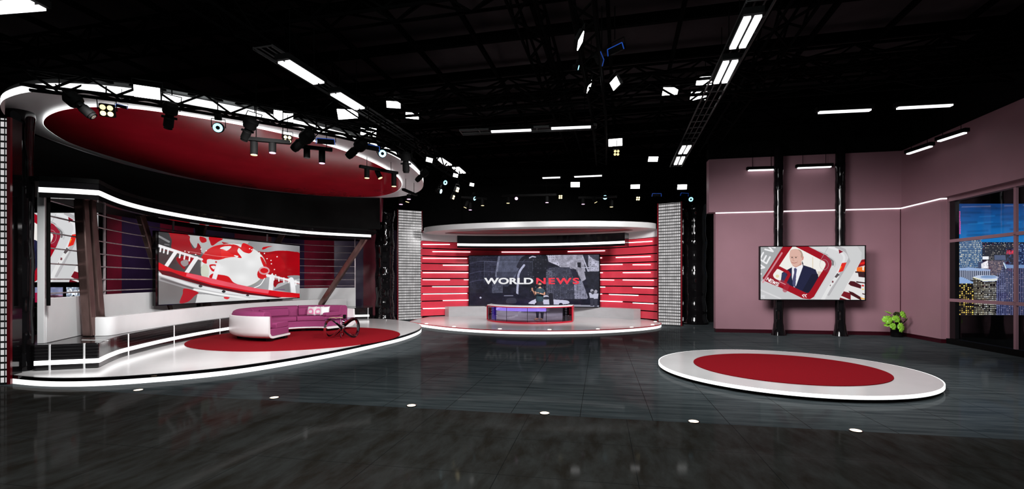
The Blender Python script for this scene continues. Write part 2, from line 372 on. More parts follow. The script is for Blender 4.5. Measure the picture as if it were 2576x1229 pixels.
def news_picture():
    c = Canvas(520, 270, [(248,148),(2130,130),(2135,1108),(250,1103)], (204,204,206))
    c.poly([(240,100),(660,100),(300,700),(240,800)], (166,168,170))
    letters(c, 'NEW', (262,640), (62,-118), (-120,-78), .62, 30, (236,236,238))
    c.stroke([(640,150),(270,770)], 14, (150,150,152)); c.poly([(240,780),(330,770),(640,900),(1020,1090),(1000,1200),(240,1200)], (196,197,199))
    c.stroke([(250,930),(620,1090)], 26, (214,214,216)); letters(c, 'VE', (262,1060), (30,9), (6,-40), .35, 9, (225,225,228))
    c.poly([(1100,100),(1700,100),(1850,350),(1560,900),(1400,1150),(1200,1150),(1500,620),(1560,400)], (212,212,214))
    c.stroke([(1110,150),(1450,300),(1560,400),(1560,470)], 34, (120,118,120)); c.stroke([(1130,150),(1500,330),(1600,430),(1590,500)], 22, (196,196,198), sp=True)
    c.stroke([(1620,140),(1780,215),(1850,300),(1850,390),(1700,640),(1480,1010)], 52, (176,174,177), sp=True)
    c.stroke([(1480,150),(1660,210),(1760,330),(1720,470),(1600,690)], 40, (226,226,228), sp=True)
    c.stroke([(1640,680),(1500,880),(1380,1100)], 62, (232,232,232)); c.poly([(1660,190),(1745,235),(1672,268)], (130,20,40))
    c.poly([(1720,440),(1805,428),(1745,585),(1658,612)], (222,40,30)); c.poly([(1720,500),(1690,560),(1700,500)], (245,170,40))
    c.poly([(1640,622),(1682,650),(1622,712),(1590,690)], (50,36,40)); c.poly([(1545,760),(1575,765),(1570,800),(1540,795)], (90,20,30)); c.poly([(1515,825),(1525,858),(1500,855)], (70,20,30))
    c.poly([(1480,620),(1700,640),(1560,900),(1400,1150),(1230,1150)], (205,205,207), .25)
    c.poly([(1750,100),(2160,100),(2160,400),(1980,520),(1860,760),(1680,1000),(1620,1150),(1480,1150),(1880,420)], (204,205,206))
    c.poly([(1990,130),(2160,130),(2160,360),(2070,380),(2075,250)], (190,191,192))
    c.poly([(2000,500),(2160,480),(2160,1150),(1650,1150),(1850,760)], (226,224,224))
    for p, q in (([(2075,380),(2150,365),(2150,480),(2000,520)],(140,14,26)),([(2060,432),(2150,408),(2150,450),(2035,472)],(228,30,24)),
                 ([(1990,520),(2150,500),(2150,605),(1988,600)],(240,112,34)),([(2085,510),(2120,505),(2118,575),(2090,570)],(235,225,205)),([(1960,588),(2150,600),(2150,705),(2022,690),(2010,618),(1962,616)],(56,26,30)),
                 ([(1875,765),(1945,772),(2070,842),(2066,905),(1880,850),(1838,816)],(74,16,26)),([(1975,768),(2150,792),(2150,812),(1988,795)],(60,20,28)),([(2080,832),(2120,838),(2118,868),(2078,862)],(215,40,36)),
                 ([(1760,952),(1882,985),(1882,1110),(1708,1032)],(118,18,32)),([(1840,944),(1922,970),(2072,1062),(2072,1120),(1888,1020)],(66,14,22)),([(2085,985),(2150,1000),(2150,1020),(2090,1005)],(60,20,28)),
                 ([(1692,1065),(1840,1115),(1675,1115)],(104,16,28)),([(2050,1060),(2150,1085),(2150,1100),(2080,1100)],(238,180,90)),([(2090,900),(2112,905),(2110,930),(2088,925)],(235,205,60))): c.poly(p, q)
    out = [(670,120),(1060,110),(1440,300),(1535,400),(1540,475),(1485,600),(1220,1055),(1150,1100),(1020,1085),(620,890),(330,772),(292,712),(420,520)]
    c.poly(out, (158,8,28)); c.poly([(1340,290),(1440,310),(1535,400),(1540,475),(1470,615),(1360,560),(1420,470),(1410,420)], (150,32,52))
    c.poly([(500,480),(620,390),(560,500),(470,660),(640,790),(600,860),(330,770),(292,712)], (140,24,40), .8)
    inner = spline([(800,180),(860,146),(930,165),(1330,375),(1410,420),(1420,500),(1300,700),(1155,945),(1095,985),(1030,960),(720,815),(540,735),(492,690),(488,640),(560,540)], 4, True)
    ins = c.poly(inner, (238,235,230)); keep = c.a.copy()
    c.poly([(1190,330),(1205,340),(1205,560),(1190,550)], (222,205,180)); c.poly([(1280,590),(1420,600),(1300,700)], (215,200,186)); c.ell((560,680), (30,28), (226,212,170))
    c.poly([(620,790),(640,620),(690,590),(830,512),(1015,475),(1160,520),(1250,560),(1290,660),(1300,720),(1150,980),(1095,1000),(900,905),(720,840)], (30,32,62))
    c.poly([(1180,640),(1290,640),(1310,760),(1160,980),(1000,960)], (22,23,46)); c.poly([(640,640),(720,590),(740,820),(640,790)], (60,62,98), .7)
    c.poly([(824,520),(850,500),(1010,452),(1022,500),(900,850),(860,890),(822,700)], (238,238,244)); c.poly([(858,540),(886,528),(914,552),(900,640),(895,740),(885,895),(835,830),(835,730),(862,620)], (74,74,112))
    c.poly([(1005,400),(1028,450),(1025,500),(1000,440)], (60,50,60)); c.poly([(828,430),(990,420),(1000,470),(890,522),(835,490)], (196,146,130))
    c.smooth([(780,270),(800,205),(880,185),(960,205),(1010,270),(1012,350),(985,430),(930,488),(880,505),(825,470),(795,410),(780,340)], (218,176,162))
    c.smooth([(930,190),(985,215),(1020,290),(1012,350),(985,330),(985,270),(960,225)], (176,150,132)); c.smooth([(1008,318),(1032,325),(1028,375),(1004,390)], (206,146,134))
    c.stroke([(800,324),(845,322)], 8, (182,142,126)); c.stroke([(870,322),(925,322)], 8, (182,142,126)); c.ell((825,340), (16,8), (70,58,56)); c.ell((893,340), (17,8), (70,58,56))
    c.stroke([(848,340),(838,395),(868,402)], 7, (188,138,122)); c.stroke([(822,432),(860,442),(905,430)], 9, (168,96,88)); c.stroke([(800,400),(815,430)], 8, (196,150,136)); c.stroke([(925,400),(915,440)], 8, (196,150,136))
    c.a = np.where(ins[..., None], c.a, keep)
    c.stroke([(540,515),(600,530),(745,605),(775,650),(695,800)], 56, (158,10,28)); c.stroke([(640,258),(300,790)], 30, (214,150,160), .85)
    c.stroke([(640,790),(735,850),(700,930)], 90, (168,50,66), .6)
    letters(c, 'NEWS', (365,752), (40,21), (26,-46), .28, 13, (248,244,244)); c.stroke([(590,778),(705,830)], 9, (225,190,195)); c.stroke([(325,768),(450,822)], 7, (225,190,195))
    for o_ in (0, 42): c.stroke([(1045+o_,1012),(1012+o_,1026),(1040+o_,1062)], 15, (240,228,230))
    c.stroke([(1475,150),(1325,410)], 6, (170,168,170)); c.ell((1400,470), (78,92), (190,180,182), .8, 6)
    return c.a

def globe_picture():
    c = Canvas(600, 300, [(98,135),(2006,266),(2006,990),(88,1112)], (120,120,122))
    g = np.clip((c.X/c.w-.05)*1.4, 0, 1)[..., None]; c.a = c.a*(.45+1.0*g); c.a *= (1-.35*np.clip(c.X/c.w-.8, 0, 1)*4*(c.Y/c.h < .45))[..., None]
    c.poly([(440,160),(1300,230),(1250,300),(700,420),(560,330)], (176,176,176))
    R1 = (150,8,22); R2 = (200,14,24)
    c.smooth([(230,120),(480,165),(505,240),(540,340),(590,330),(610,270),(650,330),(640,430),(560,420),(300,400),(262,330),(270,240)], R1)
    c.smooth([(640,180),(712,200),(724,245),(665,265),(632,220)], (176,10,22)); c.smooth([(765,180),(940,200),(880,245),(800,300),(770,250)], (176,10,22))
    c.smooth([(1210,290),(1330,290),(1400,350),(1540,365),(1700,340),(1900,345),(2020,390),(2020,670),(1900,700),(1800,730),(1650,680),(1560,680),(1480,560),(1400,430),(1300,390)], (158,4,16))
    c.smooth([(1500,420),(1700,400),(1800,560),(1700,660),(1560,620)], (172,6,18)); c.smooth([(1475,325),(1500,295),(1620,280),(1560,300),(1500,330)], R2); c.smooth([(930,245),(1060,270),(980,285)], (170,10,22))
    c.smooth([(325,480),(420,450),(560,480),(500,560),(450,560),(430,630),(360,560)], R1); c.smooth([(390,520),(470,500),(480,560),(430,590),(390,560)], (150,140,142))
    c.smooth([(1625,740),(1780,770),(1700,800),(1650,850)], R1); c.smooth([(1830,690),(2000,680),(2006,720),(1900,735)], (140,140,142))
    c.stroke([(1650,890),(1790,880)], 10, (140,40,150), .8)
    c.poly([(90,140),(240,150),(262,340),(98,300)], (52,52,54)); c.stroke([(100,195),(230,265)], 34, (170,170,172), .7); c.stroke([(180,300),(230,308)], 20, (150,150,152), .6)
    c.poly([(108,400),(300,420),(330,560),(190,570),(100,480)], (60,52,54))
    # globe
    c.ell((1088,570), (450,312), (150,152,140)); c.ell((1090,566), (440,304), (228,228,228)); c.ell((700,650), (55,100), (208,214,196)); 
    c.smooth([(660,450),(760,340),(900,285),(1100,275),(1190,310),(1290,300),(1340,335),(1300,388),(1220,370),(1165,320),(1150,330),(1140,370),(1195,455),(1080,440),(980,462),(880,490),(740,485),(722,545),(665,520)], (206,16,22))
    c.smooth([(905,330),(960,305),(1050,300),(1040,330),(985,365),(930,345)], (232,232,232)); c.smooth([(1060,310),(1120,295),(1150,330),(1090,345)], (206,16,22)); c.smooth([(1090,420),(1150,430),(1130,448)], (232,232,232))
    c.smooth([(925,340),(1050,400),(1100,440),(980,462),(930,470)], (232,40,34), .6)
    c.smooth([(1220,250),(1320,290),(1350,340),(1300,390),(1220,360),(1190,310)], (214,22,28))
    c.smooth([(760,560),(860,560),(840,640),(790,640)], (206,16,22)); c.smooth([(780,580),(840,575),(820,620)], (232,232,232)); c.ell((850,520), (14,12), (206,16,22))
    c.smooth([(880,688),(1010,712),(1080,790),(1165,830),(1000,800),(880,770),(760,735),(795,680)], (206,16,22)); c.smooth([(1470,590),(1540,600),(1548,700),(1480,740),(1418,715),(1415,640)], (206,16,22))
    c.smooth([(1450,440),(1490,450),(1540,560),(1500,570)], (196,16,22)); c.smooth([(900,560),(950,585),(905,610)], (232,232,232))
    c.ell((1505,622), (66,46), (214,170,175), .9, 22); c.stroke([(1360,865),(1450,820),(1510,730)], 12, (250,250,250), sp=True)
    c.stroke([(470,385),(860,440),(1100,450)], 6, (240,190,190), .8)
    for x, y in ((490,398),(440,385),(650,350),(720,370),(580,425),(1335,338),(1440,378),(1510,385),(1600,478),(1605,525),(1648,604),(1618,665),(1665,678),(1685,425),(1545,455),(1305,325)): c.ell((x,y), (9,8), (250,235,235))
    # studio rail and band
    c.stroke([(100,322),(310,385),(560,462),(655,490)], 48, (232,230,232), sp=True); c.stroke([(120,372),(300,405),(640,500)], 7, (150,20,30))
    for x in (130,175,225,380,440,505): c.stroke([(x,320+(x-130)*.3),(x-12,400+(x-130)*.3)], 20, (240,238,240))
    for a, b, w in (((318,400),(195,590),50),((592,470),(462,670),54),((880,560),(815,775),60)): c.stroke([a,b], w, (236,236,238))
    c.stroke([(1550,688),(1780,735),(2010,785)], 40, (236,234,236)); c.stroke([(1600,712),(2010,800)], 8, (170,20,30))
    for x in (1640,1710,1780,1850,1950): c.stroke([(x,690+(x-1640)*.2),(x,750+(x-1640)*.2)], 16, (245,245,245))
    c.stroke([(1612,700),(1592,905)], 62, (236,236,238)); c.poly([(1640,880),(1860,780),(1870,920)], (70,70,72), .5); c.stroke([(1885,740),(1905,800),(1918,935)], 66, (236,236,238), sp=True)
    c.poly([(80,640),(600,790),(1400,930),(2020,1000),(2020,1130),(80,1130)], (150,150,152)); c.poly([(80,780),(420,880),(900,1130),(80,1130)], (112,112,112))
    c.poly([(600,960),(1500,980),(2020,1000),(2020,1130),(560,1130)], (214,214,214))
    c.stroke([(120,700),(420,810),(640,865),(1000,930),(1500,985)], 62, (222,222,224), soft=5, sp=True); c.stroke([(130,760),(500,870),(800,960),(1300,1010)], 26, (90,90,92), soft=6, sp=True)
    c.stroke([(560,900),(900,960),(1400,1030)], 40, (238,238,238), soft=5, sp=True); c.ell((950,920), (26,18), (40,40,42)); c.ell((1275,968), (22,14), (60,60,62)); c.ell((640,850), (26,18), (60,60,62))
    c.smooth([(430,885),(610,935),(560,985),(480,1062),(365,1085),(405,960)], (170,12,28)); c.smooth([(960,992),(1030,1000),(1000,1026),(955,1014)], (214,40,50))
    band = [(80,535),(180,585),(300,640),(600,700),(1000,790),(1400,870),(1700,905),(2020,935),(2020,992),(1750,988),(1300,930),(800,838),(450,738),(260,665),(80,640)]
    c.poly(band, (206,10,24)); c.poly([(460,680),(600,700),(1000,790),(1400,870),(1575,890),(1560,940),(1300,905),(800,815),(450,722)], (232,84,100))
    c.poly([(80,640),(260,665),(450,738),(800,838),(1300,930),(1750,988),(1700,1000),(1200,950),(700,850),(400,770),(140,705)], (84,10,20))
    c.noise(14, 8, .04, 5); return c.a

def street_picture():
    c = Canvas(560, 225, [(105,222),(1780,212),(1785,885),(105,860)], (34,34,44))
    c.noise(30, 20, .2, 2); m = c.poly([(105,215),(500,215),(440,520),(300,640),(105,640)], (40,40,52)); c.windows(m, 22, 16, (18,18,26), .7, 4, .9, .6)
    for y in (300, 430, 540): c.stroke([(110,y+20),(260,y-10),(440,y)], 14, (58,58,72), sp=True)
    c.poly([(495,222),(880,222),(770,330),(700,500),(600,620),(450,560),(450,470)], (74,77,88)); c.stroke([(490,240),(452,480)], 26, (118,120,130)); c.poly([(460,430),(720,430),(600,620),(470,600)], (54,56,66))
    m = c.poly([(400,580),(470,540),(540,600),(540,780),(400,780)], (80,82,92)); c.windows(m, 9, 14, (40,40,50), .8, 5, .9, .6)
    c.stroke([(900,232),(800,260),(740,360)], 46, (30,30,38), sp=True); m = c.poly([(900,215),(1115,215),(1110,700),(880,700),(860,420)], (30,31,38)); c.windows(m, 8, 18, (86,86,94), .35, 8, .8, .5)
    c.stroke([(885,250),(920,232),(960,240)], 16, (170,170,176)); c.stroke([(815,345),(750,440),(735,560),(725,740)], 28, (176,178,186), sp=True); c.stroke([(725,740),(735,800)], 14, (120,120,130))
    c.poly([(1090,205),(1570,205),(1620,520),(1560,560),(1480,400),(1280,370),(1180,300)], (158,156,158)); c.stroke([(1310,340),(1480,280),(1560,270)], 26, (184,182,184), .8)
    m = c.poly([(1110,215),(1205,215),(1290,370),(1235,345),(1130,300)], (184,182,184)); c.windows(m, 7, 6, (90,90,96), .8, 9, .8, .5)
    m = c.poly([(1100,400),(1200,365),(1300,375),(1400,372),(1440,480),(1500,700),(1500,810),(1100,810)], (62,63,72)); c.windows(m, 20, 22, (120,121,130), .45, 11, .7, .5)
    m = c.poly([(1100,420),(1180,400),(1200,800),(1100,810)], (90,91,100)); c.windows(m, 4, 22, (30,30,38), .6, 12, .8, .6)
    c.stroke([(1420,380),(1495,410),(1530,540)], 6, (60,60,66)); c.poly([(1500,310),(1545,312),(1545,380),(1502,372)], (36,36,42))
    c.poly([(1570,212),(1640,212),(1680,320),(1640,430),(1590,330)], (50,50,58)); m = c.poly([(1640,212),(1785,212),(1785,430),(1640,430)], (172,171,174)); c.windows(m, 6, 9, (60,60,68), .6, 14, .8, .5)
    c.poly([(1640,212),(1785,212),(1785,300),(1700,270)], (70,70,76)); c.stroke([(1560,378),(1700,378)], 10, (200,200,202)); c.stroke([(1570,240),(1640,430)], 14, (200,200,202))
    c.poly([(1590,430),(1785,425),(1785,680),(1640,640)], (40,41,48)); m = c.poly([(1460,560),(1560,540),(1640,760),(1600,830),(1470,830)], (140,140,148)); c.windows(m, 5, 18, (60,60,70), .6, 15, .8, .5)
    c.poly([(105,700),(700,700),(880,780),(1790,780),(1790,900),(105,900)], (28,28,40)); c.noise(44, 18, .14, 6); c.noise(150, 60, .10, 16)
    c.poly([(105,858),(900,866),(1790,885),(1790,900),(105,900)], (128,128,130)); c.poly([(1380,850),(1790,865),(1790,900),(1380,900)], (150,150,152))
    c.smooth([(890,815),(960,780),(1050,740),(1120,735),(1170,780),(1370,800),(1385,840),(1200,850),(900,842)], (206,206,208)); c.smooth([(1060,760),(1120,748),(1150,780),(1070,785)], (50,52,60)); c.ell((980,845), (26,20), (20,20,24)); c.ell((1290,848), (26,18), (20,20,24))
    c.stroke([(1160,730),(1170,840)], 56, (40,40,46)); c.smooth([(600,770),(700,768),(710,830),(590,830)], (56,56,66)); c.stroke([(560,735),(670,735)], 12, (130,130,140))
    for x, y in ((1690,760),(1740,770)):
        c.ell((x,y-85), (20,22), (170,168,168)); c.poly([(x-40,y-60),(x+36,y-60),(x+26,y+10),(x-24,y+10)], (196,196,198)); c.poly([(x-24,y+8),(x+26,y+8),(x+20,y+112),(x-18,y+112)], (60,60,68))
    c.ell((1700,700), (20,22), (70,70,74)); c.poly([(250,745),(268,758),(254,772),(238,760)], (200,200,205))
    c.poly([(300,295),(925,295),(925,560),(300,560)], (150,155,175), .10); c.stroke([(300,560),(300,297),(925,297),(925,420)], 4, (130,135,150), .5)
    c.stroke([(105,385),(300,385)], 3, (90,94,108), .5); c.a *= np.array([.97,.97,1.06]); return c.a

def city_picture():
    c = Canvas(460, 440, [(583,130),(1283,130),(1283,822),(583,822)], (8,10,16)); Y = c.Y/c.h*692+130; t = np.clip((Y-130)/230, 0, 1)[..., None]
    c.a = np.array([9,44,88])/255*(1-t)+np.array([14,92,148])/255*t
    r = np.random.RandomState(5)
    for k in range(46):
        y = r.uniform(140,330); x = r.uniform(560,1250); c.stroke([(x,y),(x+r.uniform(60,190),y-r.uniform(-3,9))], r.uniform(4,16), (7,30,60), .28, soft=6)
    for k in range(12): y = r.uniform(200,330); x = r.uniform(560,1200); c.stroke([(x,y),(x+90,y-5)], 5, (40,130,180), .3, soft=5)
    c.poly([(560,368),(1300,368),(1300,830),(560,830)], (14,20,36))
    for k in range(560):
        y = 370+abs(r.normal(0,34)); x = r.uniform(583,1283); q = r.rand(); col = (255,225,170) if q < .45 else ((190,220,255) if q < .85 else (255,60,90)); c.ell((x,y), (1.8,1.2), col, r.uniform(.3,.95)) if k % 2 else None
    def B(pts, col, nx, ny, wc, pr, sd, al=.8, du=.55): m = c.poly(pts, col); c.windows(m, nx, ny, wc, pr, sd, al, du)
    B([(744,390),(870,385),(872,480),(744,480)], (13,16,26), 14, 12, (200,190,170), .35, 21); B([(872,410),(925,410),(925,520),(872,520)], (12,14,30), 6, 12, (70,100,160), .35, 22)
    B([(930,380),(1010,380),(1010,520),(930,520)], (20,34,62), 8, 14, (150,180,220), .45, 23); B([(1010,330),(1100,330),(1100,600),(1010,600)], (16,26,50), 8, 22, (190,200,220), .4, 24); B([(1110,420),(1283,420),(1283,620),(1110,620)], (16,22,42), 16, 16, (230,210,170), .4, 25)
    B([(585,345),(715,352),(726,372),(726,520),(585,535)], (44,66,92), 22, 16, (225,215,180), .55, 26, .85, .6)
    for y in range(352, 535, 11): c.stroke([(585,y),(724,y)], 2.5, (120,150,180), .6)
    c.poly([(700,490),(870,480),(880,540),(700,540)], (52,60,82)); B([(760,480),(860,482),(850,570),(760,570)], (60,54,66), 16, 12, (200,170,150), .5, 27); B([(728,455),(765,455),(765,475),(728,475)], (190,196,205), 5, 3, (240,240,230), .7, 28)
    B([(720,500),(760,480),(765,530),(720,530)], (200,200,200), 6, 5, (90,90,100), .5, 35); c.poly([(800,448),(868,448),(872,478),(800,478)], (60,70,92))
    B([(585,530),(620,520),(776,540),(776,600),(585,600)], (32,40,56), 1, 1, (0,0,0), 0, 1)
    for x in range(590, 776, 12): c.stroke([(x,545),(x,600)], 5, (176,182,196), .85)
    c.poly([(585,528),(640,522),(776,536),(776,546),(585,542)], (120,140,168)); c.poly([(585,585),(600,582),(675,615),(675,622),(585,622)], (112,136,168)); B([(585,622),(676,622),(676,820),(585,820)], (14,12,12), 7, 17, (244,206,96), .5, 30, .9, .6)
    B([(668,585),(738,600),(738,820),(680,820)], (22,18,18), 7, 22, (250,240,200), .85, 31, .95, .5); B([(738,610),(816,605),(816,820),(738,820)], (16,15,17), 8, 18, (246,240,214), .9, 32, .95, .5)
    c.poly([(668,582),(700,572),(800,572),(828,582),(826,606),(738,612)], (150,160,176)); c.stroke([(672,586),(738,604),(824,598)], 5, (252,222,160)); c.ell((765,582), (50,9), (96,120,150))
    B([(812,620),(850,520),(862,500),(885,540),(895,640),(895,822),(812,822)], (28,32,58), 14, 24, (146,150,176), .5, 33, .8, .5); B([(862,505),(925,510),(1000,520),(1000,822),(880,822)], (26,30,52), 18, 26, (170,150,150), .4, 34, .8, .5)
    for x in range(820, 1000, 13): c.stroke([(x,560 if x < 860 else 530),(x,820)], 4, (92,98,132), .7)
    c.poly([(862,498),(880,508),(1010,508),(1010,528),(876,528)], (86,112,146)); c.stroke([(858,495),(872,530)], 6, (170,190,210)); B([(1000,560),(1283,540),(1283,822),(1000,822)], (18,20,30), 26, 22, (236,200,120), .4, 36)
    c.poly([(560,818),(1300,818),(1300,830),(560,830)], (4,4,6))
    for y in range(180, 322, 9): c.ell((588 if y > 240 else 587,y), (5 if y > 240 else 3.5,3), (255,70,130)); 
    letters(c, 'H&M', (876,442), (11,0), (2,-24), .3, 2.6, (255,40,60)); return np.clip(c.a*1.32, 0, 1)

def small_picture(k):
    c = Canvas(120, 44, [(0,0),(100,0),(100,44),(0,44)], ((90,10,20),(120,90,110),(150,165,185))[k])
    c.noise(9, 5, .5, 30+k)
    if k == 0: c.ell((70,18), (20,14), (206,12,20)); c.stroke([(60,36),(98,38)], 9, (225,225,225))
    if k == 1:
        c.poly([(0,0),(100,0),(100,22),(0,20)], (130,150,190), .7); c.poly([(0,16),(30,14),(40,44),(0,44)], (150,20,60)); c.poly([(30,26),(100,26),(100,44),(30,44)], (60,20,34)); letters(c, 'NEWS', (50,40), (6.5,0), (0,-9), .3, 2.6, (250,250,250))
    if k == 2:
        for x, y in ((20,12),(50,16),(80,12),(64,32),(30,32)): c.ell((x,y), (14,8), (226,232,240))
        c.ell((40,30), (9,8), (30,34,44)); c.noise(14, 8, .4, 77)
    return c.a
def picture_plane(name, img, bl, br, tr, tl, parent):
    """a display surface whose picture is stored per point of a fine grid"""
    h, w, _ = img.shape; me = bpy.data.meshes.new(name); L_ = root_loc(parent)
    bl, br, tr, tl = [np.array(tuple(Vector(q)-L_)) for q in (bl, br, tr, tl)]
    u = np.linspace(0, 1, w)[None, :, None]; v = np.linspace(1, 0, h)[:, None, None]
    co = (bl*(1-u)*(1-v)+br*u*(1-v)+tr*u*v+tl*(1-u)*v).reshape(-1, 3).astype('f'); idx = np.arange(h*w).reshape(h, w)
    fs = np.stack([idx[1:, :-1], idx[1:, 1:], idx[:-1, 1:], idx[:-1, :-1]], -1).reshape(-1, 4).astype('i'); nf = len(fs)
    me.vertices.add(h*w); me.vertices.foreach_set('co', co.ravel()); me.loops.add(nf*4); me.loops.foreach_set('vertex_index', fs.ravel())
    me.polygons.add(nf); me.polygons.foreach_set('loop_start', np.arange(0, nf*4, 4, dtype='i')); me.update(calc_edges=True)
    a = np.clip(img, 0, 1); lin = np.where(a <= .04045, a/12.92, ((a+.055)/1.055)**2.4)
    at = me.color_attributes.new('picture', 'FLOAT_COLOR', 'POINT'); at.data.foreach_set('color', np.concatenate([lin, np.ones((h, w, 1))], -1).astype('f').ravel())
    me.materials.append(PICT); me.validate(); o = bpy.data.objects.new(name, me); COL.objects.link(o); o.parent = parent; return o
# ================================================================ THE ROOM
def struct(o): o['kind'] = 'structure'; return o
struct(MB().prism([(-24,-6),(9.45,-6),(13.72,16.5),(13.72,28),(-24,28)], -.1, 0).build('floor', FLOOR))
U = Vector((.982,-.187,0)); V = Vector((.187,.982,0)); C0 = Vector((13.27,16.15,0))
ce = struct(MB().box((-3,11,8.65), (42,34,.1)).build('ceiling', CEIL))
gu = Vector((math.cos(math.radians(13)), -math.sin(math.radians(13)), 0)); gv = Vector((-gu.y, gu.x, 0)); g0 = Vector((-3,11,0))
k = 0
for i in range(-7, 9):
    MB().bar(g0+gv*i*2.1-gu*19+Vector((0,0,8.35)), g0+gv*i*2.1+gu*17+Vector((0,0,8.35)), .12, .26).build('purlin', TRUSS, ce)
for i in range(-11, 11):
    MB().bar(g0+gu*i*1.7-gv*15+Vector((0,0,8.2)), g0+gu*i*1.7+gv*14+Vector((0,0,8.2)), .09, .12).build('joist', TRUSS, ce)
struct(MB().box((-20.9,11,4.3), (.2,34,8.6)).build('wall_left', BLACKM))
struct(MB().box((-3,27.2,4.3), (42,.2,8.6)).build('wall_back', BLACKM))

# mauve walls on the right
def sl(o, a, b, d0, d1, z0, z1, along, out):                     # slab between a and b metres along one axis, d0..d1 along the other
    p = [o+along*a+out*d0, o+along*b+out*d0, o+along*b+out*d1, o+along*a+out*d1]
    return MB().prism([(q.x, q.y) for q in p], z0, z1)
wb = struct(sl(C0, -5.95, .35, 0, .3, .13, 4.36, U, V).build('wall_back_right', PINK))
wu = struct(sl(C0, -6.2, .35, -.12, .3, 4.36, 6.28, U, V).build('wall_back_right_upper', PINK))
sl(C0, -6.2, .5, .0, .3, 6.28, 8.62, U, V).build('black_upper_wall', BLACKM, wu)
bb = struct(sl(C0, -5.93, .3, .02, .28, 0, .13, U, V).build('baseboard_back_right', BASEB))
tr = struct(sl(C0, -5.95, -.02, -.03, 0, 4.325, 4.36, U, V).build('trim_1', LEDT))
wr = struct(sl(C0, -1.95, 0, 0, .3, .13, 4.36, V, U).build('wall_right', PINK))
sl(C0, -14, 0, -.04, .3, 4.36, 6.28, V, U).build('lintel', PINK, wr); sl(C0, -14, .3, 0, .3, 6.28, 8.62, V, U).build('black_upper_wall', BLACKM, wr)
struct(sl(C0, -1.93, 0, .02, .28, 0, .13, V, U).build('baseboard_right', BASEB))
tr2 = struct(sl(C0, -1.98, -.04, -.03, 0, 4.325, 4.36, V, U).build('trim_2', LEDT)); sl(C0, -1.985, -1.95, -.03, .24, 4.325, 4.36, V, U).build('strip_return', LEDT, tr2)
struct(sl(C0, -.022, -.001, -.012, -.001, .13, 4.32, U, V).build('corner_gap_strip', BASEB))  # thin dark strip standing in for the gap line of the wall corner
wn = struct(sl(C0, -11, -1.95, .14, .34, 0, .16, V, U).build('window_1', BLACKM))
sl(C0, -2.0, -1.95, .14, .24, .16, 4.36, V, U).build('reveal', PINK, wn); sl(C0, -2.22, -2.0, .2, .3, .16, 4.30, V, U).build('jamb', BLACKG, wn)
sl(C0, -11, -2.0, .19, .25, 3.02, 3.11, V, U).build('transom', PINK, wn); sl(C0, -11, -2.0, .19, .25, 1.26, 1.35, V, U).build('transom', PINK, wn)
sl(C0, -11, -1.95, .16, .34, 4.24, 4.36, V, U).build('head_frame', PINK, wn)
kx = (2556-CX)/F; cc = C0+U*.22; sm = -(cc.x-kx*cc.y)/(V.x-kx*V.y)
for j in range(3):
    a = sm-j*2.5; sl(C0, a-.035, a+.035, .19, .25, .16, 4.24, V, U).build('mullion', PINK, wn)
for j, (a, b) in enumerate(((-2.07, sm+.04), (sm-.04, sm-2.46), (sm-2.54, sm-4.96))):
    sl(C0, b, a, .26, .268, .16, 4.24, V, U).build('pane', GLASSW, wn)
# night city backdrop outside
cb = thing('city_backdrop', 'large night skyline backdrop glowing outside the window on the right', 'backdrop', P(2560, 652, 22)*1.0)
YB = 22.0; xl, xr = (2413-CX)*YB/F, (2413-CX+285)*YB/F; zt, zb = zat(512, YB), zat(793.5, YB)
MB().box((24.5, YB+.06, 3), (21, .1, 14)).build('black_surround', BLACKM, cb)  # black board added to keep the surroundings of the skyline dark
picture_plane('skyline_image', city_picture(), (xl,YB,zb), (xr,YB,zb), (xr,YB,zt), (xl,YB,zt), cb)

# ================================================================ LEFT STAGE
ZL = .157
LST = spline([(-9.25,8.72),(-8.01,8.44),(-6.88,8.70),(-5.6,9.6),(-4.62,11.3),(-3.86,13.4),(-3.4,15.2),(-3.33,17.3),(-3.88,19.2),(-5.2,20.9),(-6.9,21.5),(-9.4,20.9),(-11.6,18),(-12.4,14),(-11.8,10.8),(-10.7,9.4)], 10, True)
st = thing('raised_stage', 'large white oval stage under the lounge with a glowing white edge', 'stage', (-7.5,14.5,0))
MB().prism(loop_offset(LST, -.02), .085, ZL).build('deck', WHITE, st)
MB().ring(LST, loop_offset(LST, -.025), .092, ZL-.004).build('black_edge_band', BLACKG, st)
MB().ring(LST, loop_offset(LST, -.05), 0, .09).build('light_strip', LED, st); MB().prism(loop_offset(LST, -.06), 0, .085).build('base', BLACKM, st)
tag(MB().prism(ellipse(-6.46,14.5,2.95,2.95), ZL, ZL+.012).build('round_rug', CARPET, None, (-6.46,14.5,ZL), smooth=True), 'round deep red rug under the curved magenta sofa', 'rug')

# black stepped riser behind the rug
RL = spline([(-9.16,9.07),(-8.9,9.17),(-8.24,9.39)], 3)+spline([(-8.22,9.41),(-8.62,10.2),(-8.9,11.0),(-9.27,13.0),(-9.38,15.1),(-9.15,17.4),(-8.5,19.4),(-7.4,20.9),(-6.75,21.2),(-6.42,21.28)], 8)
rs = thing('black_riser', 'black lacquered curved step behind the sofa with a white light strip', 'riser', (-8.8,13,ZL))
def back_poly(line, pts): return line+pts
RB = [(-6.45,21.9),(-6.8,23.2),(-9.6,22.5),(-11.2,19.6),(-11.8,16.5),(-11.6,13.2),(-10.9,10.8),(-10.2,9.6)]
MB().prism(back_poly(RL, RB), ZL, .655).build('body', RISERM, rs, bevel=.02)
MB().wall(RL, .262, .348, .018, 1).build('light_strip', LED, rs)
for px in (125, 212, 322.5, 437.5, 553, 926):
    q = hit(px, RL); MB().box((q[0], q[1], (ZL+.655)/2), (.026,.026,.655-ZL+.006), -.3).build('white_divider', WALLW, rs)
